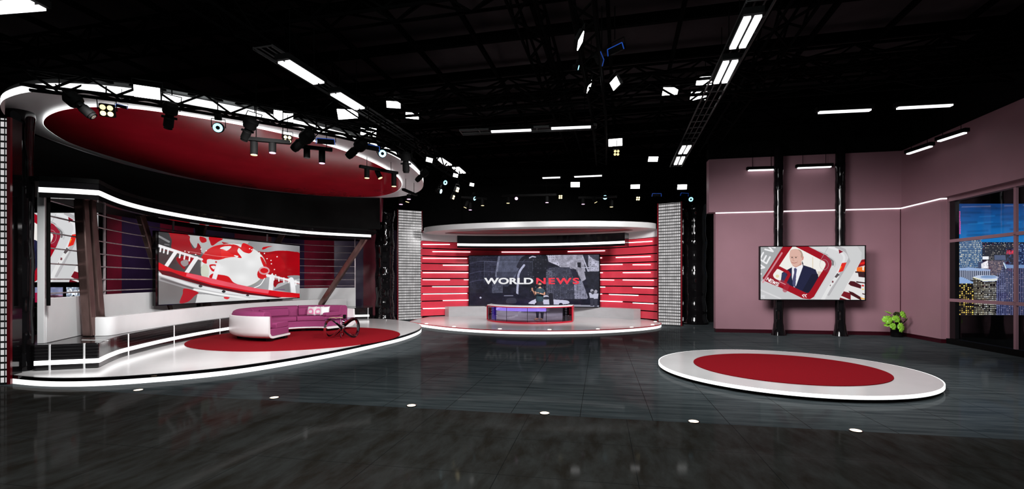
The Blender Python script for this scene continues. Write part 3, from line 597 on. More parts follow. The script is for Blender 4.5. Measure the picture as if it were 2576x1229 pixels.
for a, b in ((( -9.16,9.3),(-8.72,9.95)),):
    MB().bar((-8.95,9.85,.658), (-8.33,9.75,.658), .03, .008).build('white_inlay', WALLW, rs)
# low white parapet
PL = spline([(-9.38,10.5),(-9.02,10.62),(-9.12,11.3),(-9.36,13.1),(-9.48,15.2),(-9.28,17.4),(-8.7,19.5),(-7.95,20.9),(-7.55,21.6)], 8)
tag(MB().wall(PL, .655, 1.07, .22, -1).build('low_parapet', WALLW, None, (-9.4,14,.655), bevel=.02, smooth=True), 'long low white curved parapet standing on the black riser', 'low wall')
# dado and rods behind
DL = spline([(-9.2,9.35),(-9.8,10.9),(-10.3,12.2),(-10.75,14),(-10.85,16.5),(-10.35,19),(-9.2,21.4),(-7.4,22.4)], 8)
tag(MB().wall(DL, .655, 1.54, .1, -1).build('dado_panel', WALLW, None, (-10.4,14,.655), bevel=.01, smooth=True), 'tall white back panel behind the parapet below the metal rods', 'panel')
ls = thing('rod_screen', 'open screen of thin horizontal metal rods behind the big globe video wall', 'screen', (-10.4,14,1.54))
for z in (1.635,1.92,2.23,2.54,2.85,3.18,3.49): MB().tube([(p[0],p[1],z) for p in DL[::2]], .016, 6).build('rod', STEEL, ls, smooth=True)
for i in (0, 14, 28, 42, len(DL)-1): MB().tube([(DL[i][0]-.03,DL[i][1],1.54),(DL[i][0]-.03,DL[i][1],3.8)], .03, 8).build('upright', STEEL, ls, smooth=True)
q = P(105, 861, 9.32); tag(MB().box((q.x,q.y,2.2), (.12,.06,3.09), .2).build('white_post', WALLW, None, (q.x,q.y,.655), bevel=.008), 'slim flat white post at the left end of the black riser', 'post')
q = P(122, 770, 9.25); tag(MB().tube([(q.x,q.y,1.4),(q.x,q.y,3.8)], .03, 10).build('hanging_pole', BLACKM, None, (q.x,q.y,1.4), smooth=True), 'thin black pole hanging beside the slim white post', 'pole')

# header with light strip and soffit
HL = [(-9.07,9.07),(-8.6,9.22),(-8.22,9.41)]+spline([(-8.22,9.41),(-8.7,10.55),(-8.93,11.75),(-8.87,13.2),(-8.62,14.3),(-8.1,15.9),(-7.3,17.4),(-5.55,18.6)], 8)[1:]
hd = thing('header_fascia', 'black curved header over the lounge with a long white light strip', 'header', (-8.6,13,3.49))
MB().wall(HL, 3.49, 3.82, .12, 1 if False else -1).build('fascia', BLACKG, hd)
MB().wall(HL, 3.585, 3.68, .015, 1).build('light_strip', LED, hd)
MB().prism(HL+[(-5.5,19.2),(-6.5,21.4),(-7.1,23.2),(-9.7,22.6),(-11.2,19.6),(-11.8,16.5),(-11.6,13.2),(-10.9,10.8),(-10.2,9.3)], 3.8, 3.9).build('soffit', BLACKM, hd)
CB = spline([(-10.6,10.3),(-10.75,11.7),(-10.75,13.5),(-10.1,15.6),(-8.9,17.2),(-7.4,18.1),(-5.2,18.6)], 6)
tag(MB().wall(CB, 3.9, 5.12, .1, -1).build('black_bulkhead', BLACKM, None, (-9,16,3.9)), 'plain black bulkhead between the red canopy and the lit header', 'bulkhead')
# bronze struts
S6 = [('strut', (203,484,10.3,3.8), (226,845,10.5,.655), 'bronze strut nearest the left end of the lounge backdrop'),
      ('strut', (222,484,10.6,3.8), (250,800,11.1,.655), 'bronze strut crossing just behind the leftmost one'),
      ('strut', (352,0,13.6,3.8), (432,0,15.2,.655), 'bronze strut leaning behind the left edge of the globe screen'),
      ('strut', (512,0,16.1,3.8), (454,0,15.8,.655), 'bronze strut topping out above the middle of the globe screen'),
      ('strut', (500,0,16.2,3.8), (524,0,16.4,.655), 'bronze strut whose foot shows below the middle of the globe screen'),
      ('strut', (712,0,19.2,3.8), (600,0,18.6,.655), 'bronze strut above the right part of the globe screen'),
      ('strut', (925,0,19.5,3.8), (800,0,20.4,.655), 'long bronze strut leaning right of the globe screen')]
for nm, a, b, lb in S6:
    p0 = Vector(((a[0]-CX)*a[2]/F, a[2], a[3])); p1 = Vector(((b[0]-CX)*b[2]/F, b[2], b[3]))
    tag(MB().bar(p1, p0, .16, .22).build('bronze_strut', BRONZE, None, p1, bevel=.03, smooth=True), lb, 'strut', 'bronze struts of the lounge backdrop')
# globe video wall
sA = Vector((-10.46,14.0,0)); sB = Vector((-8.93,19.9,0)); dn = Vector(((sB-sA).y, -(sB-sA).x, 0)).normalized()
gs = thing('video_wall', 'large tilted-looking video wall showing a red and white globe', 'screen', (sA+sB)/2+Vector((0,0,1.16)))
z0, z1 = 1.17, 3.33
MB().prism([tuple(x)[:2] for x in (sA-(sB-sA)*.012-dn*.02, sB+(sB-sA)*.004-dn*.02, sB+(sB-sA)*.004-dn*.14, sA-(sB-sA)*.012-dn*.14)], z0-.03, z1+.03).build('housing', BLACKG, gs)
zz = Vector((0,0,1)); picture_plane('globe_image', globe_picture(), sA+zz*z0, sB+zz*z0, sB+zz*z1, sA+zz*z1, gs)
for t in (.25,.75):
    q = sA.lerp(sB, t)-dn*.22; MB().bar((q.x,q.y,.655), (q.x,q.y,2.6), .08, .08).build('support_post', BLACKM, gs)
# displays and workstation beyond the rods
NEWS = news_picture(); YD = 15.2
def flat_screen(name, label, px0, px1, py0, py1, Y, img, group=None, mn='news_image'):
    x0, x1, zt, zb = (px0-CX)*Y/F, (px1-CX)*Y/F, zat(py0, Y), zat(py1, Y)
    t = thing(name, label, 'screen', ((x0+x1)/2, Y, zb), group=group)
    MB().box(((x0+x1)/2, Y+.05, (zt+zb)/2), (x1-x0+.06, .08, zt-zb+.06)).build('bezel', BLACKG, t)
    picture_plane(mn, img, (x0,Y,zb), (x1,Y,zb), (x1,Y,zt), (x0,Y,zt), t); return t
flat_screen('wall_display', 'big news display seen through the rods at far left', -62, 247, 535, 709, YD, NEWS)
for k, (a, b, lb) in enumerate(((58,80,'small monitor with a red shape, leftmost in the row under the big display'),(88,158,'small monitor reading NEWS in the row under the big display'),(167,212,'small monitor with pale round shapes, rightmost in the row under the big display'))):
    flat_screen('small_monitor', lb, a, b, 722, 760, YD-.05, small_picture(k), 'small monitors behind the rods', 'monitor_image')
tag(MB().box((-15.85,YD+.25,2.6), (5.1,.15,5.2)).build('monitor_wall', BLACKM, None, (-15.85,YD+.25,0)), 'dark wall carrying the displays behind the left stage', 'partition')
q = Vector((-13.2,14.0,0)); dk = thing('work_desk', 'dark desk with a white top edge behind the left stage', 'desk', q)
MB().box((q.x,q.y,.95), (2.2,.7,.04)).build('desk_top', WALLW, dk, bevel=.005); MB().box((q.x,q.y+.2,.47), (2.1,.04,.9)).build('modesty_panel', BLACKM, dk)
for sx in (-1,1): MB().box((q.x+sx*1.0,q.y,.465), (.05,.6,.93)).build('desk_leg', BLACKM, dk)
def office_chair(x, y, rz, lb):
    t = thing('office_chair', lb, 'chair', (x,y,0), (0,0,rz))
    MB().box((0,0,.5), (.48,.46,.08)).build('seat', BLACKM, t, local=True, bevel=.03, smooth=True)
    MB().box((0,.24,.88), (.44,.06,.6), M=Matrix.Rotation(-.12,3,'X')).build('backrest', BLACKM, t, local=True, bevel=.03, smooth=True)
    MB().tube([(0,0,.08),(0,0,.47)], .03, 10).build('gas_column', CHROME, t, local=True, smooth=True)
    for i in range(5):
        a = i*2*PI/5; b = MB().bar((0,0,.1), (.28*math.cos(a),.28*math.sin(a),.07), .04, .03).build('base_arm', BLACKM, t, local=True)
        MB().ball((.28*math.cos(a),.28*math.sin(a),.032), .032, 8, 6).build('caster', BLACKM, b, local=True, smooth=True)
    for sx in (-1,1): MB().tube([(sx*.24,.1,.5),(sx*.28,.1,.7),(sx*.28,-.14,.7)], .016, 6).build('armrest', BLACKM, t, local=True, smooth=True)
office_chair(-12.75,13.0,2.6,'black office chair standing by the desk behind the left stage')
# dark red and purple panels of the far backdrop
BK = [(-14.9,16.2),(-13.6,20.2),(-9.4,25.0),(-3.6,26.2)]; pts = []
for a, b in zip(BK, BK[1:]):
    n = max(1, int(round(math.hypot(b[0]-a[0], b[1]-a[1])/1.45)))
    pts += [(a[0]+(b[0]-a[0])*i/n, a[1]+(b[1]-a[1])*i/n) for i in range(n)]
pts.append(BK[-1])
for i, (a, b) in enumerate(zip(pts, pts[1:])):
    m_ = (DARKRED, DPURP)[i % 2]; cl = ('dark red','dark purple')[i % 2]
    o = MB().wall([a, b], 0, 4.6, .12, -1).build('backdrop_panel', m_, None, ((a[0]+b[0])/2,(a[1]+b[1])/2,0))
    tag(o, cl+' tall glossy panel of the backdrop wall seen through the rods', 'panel', cl+' backdrop panels')

# ================================================================ LEFT CANOPY
ZC = CH+3.25
CO = spline([(-10.81,11.6),(-10.5,10.2),(-9.9,9.2),(-9.1,8.5),(-8.0,8.14),(-6.7,8.36),(-5.35,9.25),(-4.25,10.4),(-3.35,11.7),(-2.95,13.3),(-2.9,15.3),(-3.3,17.1),(-4.1,18.2),(-5.3,18.7),(-7.4,18.25),(-9.1,17.1),(-10.3,15.5),(-10.9,13.5)], 8, True)
CI = spline([(-10.36,11.3),(-9.9,10.1),(-9.3,9.4),(-8.45,8.9),(-7.6,8.75),(-6.7,9.0),(-5.3,10.05),(-4.3,11.4),(-3.75,13.0),(-3.55,14.6),(-3.75,16.1),(-4.4,17.4),(-5.5,18.2),(-7.2,17.95),(-8.9,16.6),(-10.0,15.0),(-10.35,13.2)], 8, True)
n = min(len(CO), len(CI))
def resample(p, n):
    m = len(p); d = [0]
    for i in range(m): d.append(d[-1]+math.dist(p[i], p[(i+1)%m]))
    out = []; j = 0
    for k in range(n):
        t = d[-1]*k/n
        while d[j+1] < t: j += 1
        f = (t-d[j])/(d[j+1]-d[j]); a, b = p[j % m], p[(j+1)%m]; out.append((a[0]+(b[0]-a[0])*f, a[1]+(b[1]-a[1])*f))
    return out
CO2, CI2 = resample(CO, 160), resample(CI, 160)
GREYD = mat('rim_grey', (.06,.06,.06), .4)
cn = thing('oval_canopy', 'huge oval ceiling canopy, white ring around a glossy red panel, above the lounge', 'canopy', (-7,13.5,ZC))
MB().ring(CO2, CI2, ZC, ZC+.03).build('ring', WALLW, cn)
MB().prism(loop_offset(CI2,-.01), ZC-.055, ZC+.0).build('red_panel', REDG, cn)
MB().ring(CI2, loop_offset(CI2, -.02), ZC-.05, ZC).build('inner_light_strip', LED, cn)
MB().ring(CO2, loop_offset(CO2, -.05), ZC+.005, ZC+.135).build('light_strip', LED, cn)
MB().ring(loop_offset(CO2, -.03), loop_offset(CO2, -.1), ZC+.135, ZC+.22).build('upper_rim', GREYD, cn)
MB().prism(loop_offset(CO2, -.1), ZC+.18, ZC+.22).build('top_cover', BLACKM, cn)

# ================================================================ GLOSSY COLUMNS
def column(label, px, Y, r, h, wav=.06, z0=0):
    x = (px-CX)*Y/F; prof = []
    for i in range(41):
        t = i/40; z = z0+(h-z0)*t; rr = r*(1+wav*math.sin(t*21)+wav*.6*math.sin(t*47+1)); 
        if t < .05: rr *= 1.12
        if t > .94: rr *= 1.06
        prof.append((rr, z))
    return tag(MB().lathe(prof, (x,Y,0), 36).build('glossy_column', BLACKG, None, (x,Y,z0), smooth=True), label, 'column', 'glossy black columns')
column('glossy black column beside the nearest lit tower at far left', 52, 9.15, .19, 5.3, .03, ZL)
column('glossy black wavy column left of the lit tower that flanks the news set', 968, 21.9, .42, 5.15, .05)
column('glossy black wavy column right of the lit tower by the mauve wall', 1748, 20.6, .48, 5.15, .05)
tag(MB().box((8.55,21.75,3.1), (1.3,.3,6.2), -.19).build('dark_side_panel', BLACKM, None, (8.55,21.75,0)), 'tall black panel between the right column and the mauve wall', 'panel')
tag(MB().add([(-5.95,19.4,5.28),(-5.35,19.4,5.28),(-5.35,19.7,5.28),(-5.95,19.7,5.28),(-5.5,19.5,4.3),(-5.38,19.5,4.3),(-5.38,19.6,4.3),(-5.5,19.6,4.3)],[(0,1,2,3),(4,5,6,7),(0,1,5,4),(1,2,6,5),(2,3,7,6),(3,0,4,7)]).build('red_bracket', DARKRED, None, (-5.5,19.55,4.3), bevel=.02), 'dark red tapering bracket under the right end of the oval canopy', 'bracket')
# ================================================================ LED TOWERS
def led_tower(label, a, b, h, m_, z0=0, dep=.3):
    a, b = Vector((a[0],a[1],0)), Vector((b[0],b[1],0)); d = (b-a); w = d.length; d.normalize(); nb = Vector((-d.y, d.x, 0))
    if nb.y < 0: nb = -nb
    t = thing('led_tower', label, 'led tower', (a+b)/2+Vector((0,0,z0)), group='white led lattice towers')
    q = [a-d*.05+nb*.02, b+d*.05+nb*.02, b+d*.05+nb*dep, a-d*.05+nb*dep]
    MB().prism([(p.x,p.y) for p in q], z0, h).build('cabinet', BLACKG, t)
    L_ = root_loc(t); me = bpy.data.meshes.new('led_face')
    me.from_pydata([tuple(p-L_) for p in (a+Vector((0,0,z0+.02)), b+Vector((0,0,z0+.02)), b+Vector((0,0,h-.03)), a+Vector((0,0,h-.03)))], [], [(0,1,2,3)])
    uv = me.uv_layers.new(name='UVMap')
    for i, c in enumerate(((0,0),(w,0),(w,h),(0,h))): uv.data[i].uv = c
    me.materials.append(m_); o = bpy.data.objects.new('led_face', me); COL.objects.link(o); o.parent = t
    for e, s_ in ((a,-1),(b,1)):
        q = [e+d*s_*.005, e+d*s_*.055, e+d*s_*.055+nb*.05, e+d*s_*.005+nb*.05]
        MB().prism([(p.x,p.y) for p in q], z0, h).build('side_trim', mat('dark_red_trim', (.12,.002,.006), .2), t)
    return t
led_tower('white led lattice tower between the lounge and the news set', (-5.34,22.25), (-4.36,22.75), 5.24, LEDP)
led_tower('white led lattice tower right of the news set', (6.21,20.05), (6.97,19.55), 5.15, LEDP)
led_tower('nearest white led lattice tower cut by the left picture edge', (-10.3,8.32), (-9.21,8.62), 4.87, LEDN)

# ================================================================ NEWS SET (centre)
ZM = .126
MST = spline([(-4.39,20.8),(-4.05,19.8),(-3.16,18.65),(-2.0,17.6),(-.6,16.85),(.9,16.6),(2.8,16.8),(4.4,17.5),(5.55,18.4),(6.1,19.3),(6.2,20.2),(6.0,21.6),(5.0,23.6),(2.4,25.1),(-.8,25.4),(-3.5,24.2)], 8, True)
ms = thing('round_stage', 'wide white stage of the news set with a thin red edge and white glow', 'stage', (.9,20,0))
MB().prism(loop_offset(MST, -.02), .06, ZM).build('deck', WHITE, ms)
MB().ring(MST, loop_offset(MST, -.04), .098, ZM+.004).build('red_edge', REDT, ms)
MB().ring(loop_offset(MST, -.01), loop_offset(MST, -.06), 0, .098).build('light_strip', LED, ms); MB().prism(loop_offset(MST, -.08), 0, .06).build('base', BLACKM, ms)
def arc3(a, b, sag, n=48):
    a, b = Vector(a), Vector(b); m = (a+b)/2; d = (b-a); c = d.length; d.normalize(); nb = Vector((-d.y, d.x)); nb = nb if nb.y > 0 else -nb
    R = (c*c/4+sag*sag)/(2*sag); ce_ = m+nb*(sag-R); half = math.asin(c/2/R); out = []
    for i in range(n+1): t = -half+2*half*i/n; out.append(tuple(ce_+nb*R*math.cos(t)+d*R*math.sin(t)))
    return out
CW = arc3((-4.4,22.75), (6.5,20.62), 2.6, 60)
sw = thing('slatted_wall', 'curved red slatted wall with short glowing white bars around the news screen', 'wall panel', (1,23.6,ZM))
MB().wall(CW, ZM, 3.78, .12, -1).build('black_backing', BLACKM, sw)
CWF = offset(CW, .05); ph = (3.78-ZM)/10
for i in range(10): MB().wall(CWF, ZM+i*ph+.05, ZM+(i+1)*ph, .05, -1).build('slat', REDS, sw)
CWL = offset(CW, .075)
BARS = [(335,553,368,368),(413,718,426,429),(335,692,480,482),(497,706,536,536),(335,702,597,597),(335,553,654,655),(667,706,654,654),(411,706,711,711),(335,692,770,765),(497,706,822,819),(335,541,888,883),
 (972,1279,430,430),(1508,1808,426,419),(1980,2190,355,343),(1768,1784,477,477),(1898,2177,474,466),(1768,1950,532,530),(2035,2177,533,532),(1768,1790,597,597),(1955,2177,597,596),(1768,1882,655,657),(1955,2202,656,659),(1768,1810,713,714),(2035,2202,717,722),(1768,1785,770,770),(1843,2078,773,781),(1768,1950,826,832),(2035,2202,842,849),(2042,2077,902,903)]
for x0, x1, y0, y1 in BARS:
    pts_ = []
    for i in range(6):
        px = 960+(x0+(x1-x0)*i/5)/3.22; py = 500+(y0+(y1-y0)*i/5)/3.22; q = hit(px, CWL); pts_.append((q[0], q[1], zat(py, q[1])))
    MB().tube(pts_, .023, 6).build('light_bar', LED, sw)
# white lintel band and black fascia
tag(MB().wall(offset(CW, .12), 3.80, 4.16, .3, -1).build('white_lintel', WALLW, None, (1,23.5,3.8), bevel=.01), 'white lintel band on top of the red slatted wall', 'lintel')
HB = arc3((-2.48,21.45), (4.78,20.05), .75, 30)
hb = thing('black_fascia', 'black curved fascia with a white light line above the news screen', 'header', (1.1,21.4,3.36))
MB().wall(HB, 3.36, 3.92, .5, -1).build('box', BLACKG, hb); MB().wall(HB, 3.455, 3.56, .02, 1).build('light_strip', LED, hb)
# overhead oval
oa = math.radians(-9.5); co = thing('white_canopy', 'flat white oval canopy with a red underside over the news set', 'canopy', (1.1,21.5,4.1))
E1 = ellipse(1.1,21.55,5.3,1.95,oa,120); E2 = ellipse(1.1,21.6,4.3,1.25,oa,120)
MB().ring(E1, E2, 4.10, 4.34).build('ring', CANW, co, bevel=.02); MB().prism(E2, 4.16, 4.3).build('red_panel', REDG, co)
for a in (0.6, 2.5): 
    q = (1.1+4.8*math.cos(a)*.9, 21.6+1.3*math.sin(a)); MB().tube([(q[0],q[1],4.3),(q[0],q[1],8.2)], .02, 6).build('hanger_cable', TRUSS, co)
# news screen
nA = Vector((-2.19,24.2,0)); nB = Vector((4.21,22.87,0)); nd = (nB-nA).normalized(); nn = Vector((nd.y,-nd.x,0))
nA = Vector(((1180.5-CX)*23.75/F, 23.75, 0)); nB = Vector(((1507-CX)*22.45/F, 22.45, 0))
ns = thing('news_screen', 'wide black and white street scene screen reading WORLD NEWS', 'screen', (nA+nB)/2+Vector((0,0,.62)))
z0, z1 = zat(767.7, 23.75), zat(643.5, 23.75)
nd = (nB-nA).normalized(); nn = Vector((nd.y,-nd.x,0))
q = [nA-nd*.04-nn*.01, nB+nd*.05-nn*.01, nB+nd*.05-nn*.12, nA-nd*.04-nn*.12]
MB().prism([(p.x,p.y) for p in q], z0-.04, z1+.03).build('housing', BLACKG, ns); picture_plane('street_image', street_picture(), nA+zz*z0, nB+zz*z0, nB+zz*z1, nA+zz*z1, ns)
TW = mat('headline_white', (.01,.01,.01), .4, emit=(.80,.80,.82), es=1); TR = mat('headline_red', (.01,.001,.001), .4, emit=(.80,.004,.035), es=1)
def headline(txt, m_, px0, px1, py0, py1, space):
    ln = [(nA.x,nA.y),(nB.x,nB.y)]; a = hit(px0, ln); b = hit(px1, ln); zb_, zt_ = zat(py1, a[1]), zat(py0, a[1])
    me, w = text_mesh(txt, 1, m_, 'headline', None, None, bold=.035, space=space)
    hh = max(v.co.y for v in me.vertices)-min(v.co.y for v in me.vertices); y0 = min(v.co.y for v in me.vertices); W = math.dist(a, b); o0 = Vector((a[0],a[1],zb_))+nn*.01; Lr = root_loc(ns)
    for v in me.vertices: v.co = o0+nd*(v.co.x/w*W)+zz*((v.co.y-y0)/hh*(zt_-zb_))+nn*(v.co.z) - Lr
    o = bpy.data.objects.new('headline', me); COL.objects.link(o); o.parent = ns
headline('WORLD', TW, 1218, 1341.5, 698.2, 714.2, 1.0); headline('NEWS', TR, 1349, 1457, 698.2, 714.2, 1.25)
# grey plinths either side
KL = offset(CW, .6); q0, q1 = hit(1129, KL), hit(1594, KL)
kl = [p for p in KL if q0[0] < p[0] < q1[0]]; kl = [q0]+kl+[q1]
tag(MB().wall(kl, ZM, .60, .5, -1).build('grey_plinth', GREYW, None, (1,23,ZM), bevel=.01), 'long low grey plinth running below the news screen', 'plinth')
# small lamps along the stage edge
for i, (px, py) in enumerate(((1072.8,813.5),(1142,821),(1257.6,826.7),(1382.4,828.5),(1504,827),(1589,822.6),(1641.6,816),(1648.6,808))):
    q = G(px, py, ZM); 
    tag(MB().lathe([(.07,0),(.075,.012),(.05,.02)], tuple(q), 16).build('deck_lamp', mat('deck_lamp_glow', (.7,.7,.7), .4, emit=(1,.93,.85), es=.95), None, q), 'small flush round lamp set in the white news stage near its front edge', 'lamp', 'lamps along the news stage edge')

# ---------------------------------------------------------------- news desk
dA, dB = Vector((-1.09,20.75)), Vector((2.55,20.0)); DK = arc3((dA.x,dA.y), (dB.x,dB.y), 1.2, 36)
ctr = (dA+dB)/2; DKF = [tuple(2*((ctr)+((Vector(p)-ctr).dot((dB-dA).normalized()))*(dB-dA).normalized())-Vector(p)) for p in DK]   # bulge towards the camera
DKB = offset(DKF, -.0)
dn2 = Vector((-(dB-dA).y, (dB-dA).x)).normalized(); dn2 = dn2 if dn2.y > 0 else -dn2
inner_ = [tuple(Vector(p)+dn2*.75) for p in DKF]
ds = thing('news_desk', 'curved glass-fronted presenter desk with a white top and red frame', 'desk', (ctr.x,ctr.y,ZM))
def band(f, b, z0, z1): return MB().prism(f+b[::-1], z0, z1)
band(DKF, inner_, .80, .835).build('desk_top', WALLW, ds, bevel=.01); band([tuple(Vector(p)-dn2*.012) for p in DKF], inner_, .765, .80).build('red_top_edge', REDT, ds, bevel=.01)
band([tuple(Vector(p)-dn2*.01) for p in DKF], inner_, ZM, .185).build('red_base', REDT, ds, bevel=.01)
for e, i_ in ((DKF[0], inner_[0]), (DKF[-1], inner_[-1])):
    MB().bar((e[0],e[1],.475), (i_[0],i_[1],.475), .05, .62).build('red_end_frame', REDT, ds, bevel=.012)
m_ = [MB(), MB()]
def part_line(a, b): n_ = len(DKF)-1; return [DKF[i] for i in range(int(round(a*n_)), int(round(b*n_))+1)]
DG = [tuple(Vector(p)+dn2*.03) for p in DKF]
def gl(a, b): n_ = len(DG)-1; return [DG[i] for i in range(int(round(a*n_)), int(round(b*n_))+1)]
cuts = [0, .085, .19, .34, .52, .69, .85, 1.0]
for j, (a, b) in enumerate(zip(cuts, cuts[1:])):
    MB().wall(gl(a, b), .185, .765, .008, -1).build('glass_panel', GLASS, ds)
for c_ in cuts[1:-1]:
    q = gl(c_, c_)[0]; MB().box((q[0],q[1]-.005,.475), (.018,.018,.58)).build('mullion', BLACKG, ds)
for a, b in ((0,.085),(.85,1.0)):
    l_ = [tuple(Vector(p)+dn2*.3) for p in gl(a, b)]; MB().wall(l_, .185, .765, .02, -1).build('dark_end_panel', BLACKG, ds)
l_ = [tuple(Vector(p)+dn2*.12) for p in gl(.19, .69)]; MB().wall(l_, .62, .765, .12, -1).build('violet_light_box', VIOLET, ds)
l_ = [tuple(Vector(p)+dn2*.35) for p in gl(.085, .17)]; MB().wall(l_, .2, .76, .03, -1).build('violet_side_panel', mat('violet_panel', (.05,.02,.35), .3, emit=(.06,.02,.42), es=.6), ds)

# ================================================================ RIGHT STAGE
rt = thing('presentation_stage', 'low round white stage standing alone on the right with a light band', 'stage', (5.59,9.74,0))
MB().prism(ellipse(5.59,9.74,2.44,2.44,0,128), .055, .115).build('deck', WHITE, rt); MB().ring(ellipse(5.59,9.74,2.46,2.46,0,128), ellipse(5.59,9.74,2.41,2.41,0,128), .058, .113).build('light_strip', LED, rt, smooth=True)
MB().prism(ellipse(5.59,9.74,2.43,2.43,0,128), 0, .057).build('black_skirt', BLACKM, rt)
tag(MB().prism(ellipse(5.59,9.70,1.745,1.745,0,128), .115, .127).build('red_mat', CARPET, None, (5.59,9.7,.115)), 'round deep red mat on the low stage at right', 'rug')
# poles and television
for px0, lb in ((1963.5,'left one of the two glossy black poles holding the television'),(2120,'right one of the two glossy black poles holding the television')):
    Zp = F*CH/(843-HZ)-(px0-1963)*.0014; x = (px0-CX)*Zp/F; prof = []
    for i in range(60):
        t = i/59; z = t*6.6; r = .15*(1+.03*math.sin(z*9)+.02*math.sin(z*23)); r *= 1+.55*math.exp(-z*5); prof.append((r, z))
    tag(MB().lathe(prof, (x,Zp+.12,0), 28).build('support_pole', BLACKG, None, (x,Zp+.12,0), smooth=True), lb, 'pole', 'poles holding the television')
tA = Vector(((1912.5-CX)*16.25/F, 16.25, 0)); tB = Vector(((2175-CX)*15.78/F, 15.78, 0)); td = (tB-tA).normalized(); tn = Vector((td.y,-td.x,0))
z0, z1 = zat(752, 16.25), zat(621, 16.25)
tv = thing('television', 'large television on two black poles showing a news portrait of a man in a suit', 'television', (tA+tB)/2+zz*z0)
q = [tA-td*.03-tn*.0, tB+td*.03-tn*.0, tB+td*.03-tn*.08, tA-td*.03-tn*.08]
MB().prism([(p.x,p.y) for p in q], z0-.03, z1+.03).build('housing', BLACKG, tv)
for zc, hh in ((z0-.015,.03),(z1+.015,.03)): MB().bar(tA-td*.03+tn*.01+zz*zc, tB+td*.03+tn*.01+zz*zc, .03, hh).build('bezel', BLACKG, tv)
for e in (tA-td*.015, tB+td*.015): MB().bar(e+tn*.01+zz*(z0-.03), e+tn*.01+zz*(z1+.03), .03, .03).build('bezel', BLACKG, tv)
picture_plane('portrait_image', NEWS, tA+tn*.005+zz*z0, tB+tn*.005+zz*z0, tB+tn*.005+zz*z1, tA+tn*.005+zz*z1, tv)
for t_ in (.2, .79):
    q = tA.lerp(tB, t_)-tn*.12; MB().box((q.x,q.y,(z0+z1)/2), (.2,.1,.5), -.18).build('wall_bracket', BLACKM, tv)

# floor spot lamps
FS = [((348,981),'leftmost'),((690,1000),'second from the left'),((1035,1020),'third from the left'),((1370,1039),'third from the right'),((1745,1060),'second from the right'),((2153,1083),'rightmost')]
for (px, py), w in FS:
    q = G(px, py); t = thing('floor_lamp_disc', w+' of the six round warm lamps sunk in the dark floor', 'floor light', q, group='warm lamps sunk in the floor')
    MB().lathe([(.078,0),(.078,.006),(.064,.007)], tuple(q), 24).build('rim', BLACKG, t); MB().lathe([(.064,0),(.064,.0085),(.05,.0095)], tuple(q), 24).build('lens', PEACH, t)
# ================================================================ RIGGING
def box_truss(name, label, line, w=.28, h=.3, step=.5, group='black lighting trusses', r=.028):
    """line: 3D points of the truss underside; four chords and zig-zag webbing in one frame"""
    L3 = [Vector(p) for p in line]; d = [0]
    for a, b in zip(L3, L3[1:]): d.append(d[-1]+(b-a).length)
    n = max(2, int(d[-1]/step)); P_ = []
    for k in range(n+1):
        t = d[-1]*k/n; j = 0
        while j < len(d)-2 and d[j+1] < t: j += 1
        P_.append(L3[j].lerp(L3[j+1], (t-d[j])/(d[j+1]-d[j])))
    T = []
    for i in range(n+1):
        a, b = P_[max(i-1,0)], P_[min(i+1,n)]; t = (b-a).normalized(); T.append(Vector((t.y,-t.x,0)).normalized())
    C = [[p+s*T[i]*w/2+Vector((0,0,zz_)) for i, p in enumerate(P_)] for zz_ in (0, h) for s in (-1, 1)]
    m = MB(); root = L3[0]
    for c in C: m.tube(c, r, 6)
    for i in range(n):
        k = i % 2
        for a, b in ((0,2),(1,3),(0,1),(2,3)):
            p, q = (C[a][i], C[b][i+1]) if k else (C[b][i], C[a][i+1]); m.bar(p, q, r*1.1, r*1.1)
    return tag(m.build(name, TRUSS, None, root), label, 'truss', group)
zT = CH+3.18
TL = [(-7.98-.05,7.80,zT),(-7.0,8.22,zT),(-6.35,8.55,zT),(-5.07,9.40,zT),(-4.2,10.05,zT),(-3.45,10.76,zT),(-2.95,11.6,zT),(-2.70,12.6,zT)]
TLs = spline(TL, 5)
box_truss('lighting_truss', 'curved black lighting truss hanging in front of the oval canopy', TLs, .26, .27, .40)
box_truss('lighting_truss', 'black lighting truss running away from the oval canopy towards the news set', [(-2.6,13.2,5.55),(-2.35,15.5,5.6),(-1.6,19.0,5.65)], .28, .3, .45)
box_truss('lighting_truss', 'black lighting truss across the front of the news set', [(-2.0,19.3,5.75),(2.5,19.2,5.75),(8.2,19.0,5.75)], .28, .3, .5)
box_truss('lighting_truss', 'black lighting truss above the middle of the floor carrying side-facing lamps', [(.7,5.6,6.05),(2.2,12.0,6.0),(3.1,16.4,5.9)], .34, .34, .5)
HT = [('lighting truss crossing below the softlights behind the canopy tip', (-9.5,13.75), (10.5,9.7), 6.1), ('heavy black roof truss crossing the studio nearest the camera', (-16,12.6), (13.5,5.8), 7.2), ('heavy black roof truss crossing above the paired tube lamps', (-16,16.6), (13.5,9.8), 6.75),
      ('heavy black roof truss crossing in front of the news set', (-14,20.6), (13,14.4), 7.0), ('heavy black roof truss at the back over the news set', (-12,24.2), (13,18.4), 7.2)]
for lb, a, b, z in HT: box_truss('roof_truss', lb, [(*a,z),(*b,z)], .5, .55, .8, 'heavy roof trusses', .035)
VT = [('long roof truss running back above the left row of tube lamps', -6.4, 6.6), ('long roof truss running back over the middle of the floor', -1.0, 6.9), ('long roof truss running back above the paired tube lamps', 4.0, 6.7), ('long roof truss running back near the window wall', 9.2, 6.9)]
for lb, x0, z in VT: box_truss('roof_truss', lb, [(x0,3.5,z),(x0+.231*19,22.5,z)], .5, .5, .8, 'heavy roof trusses', .035)

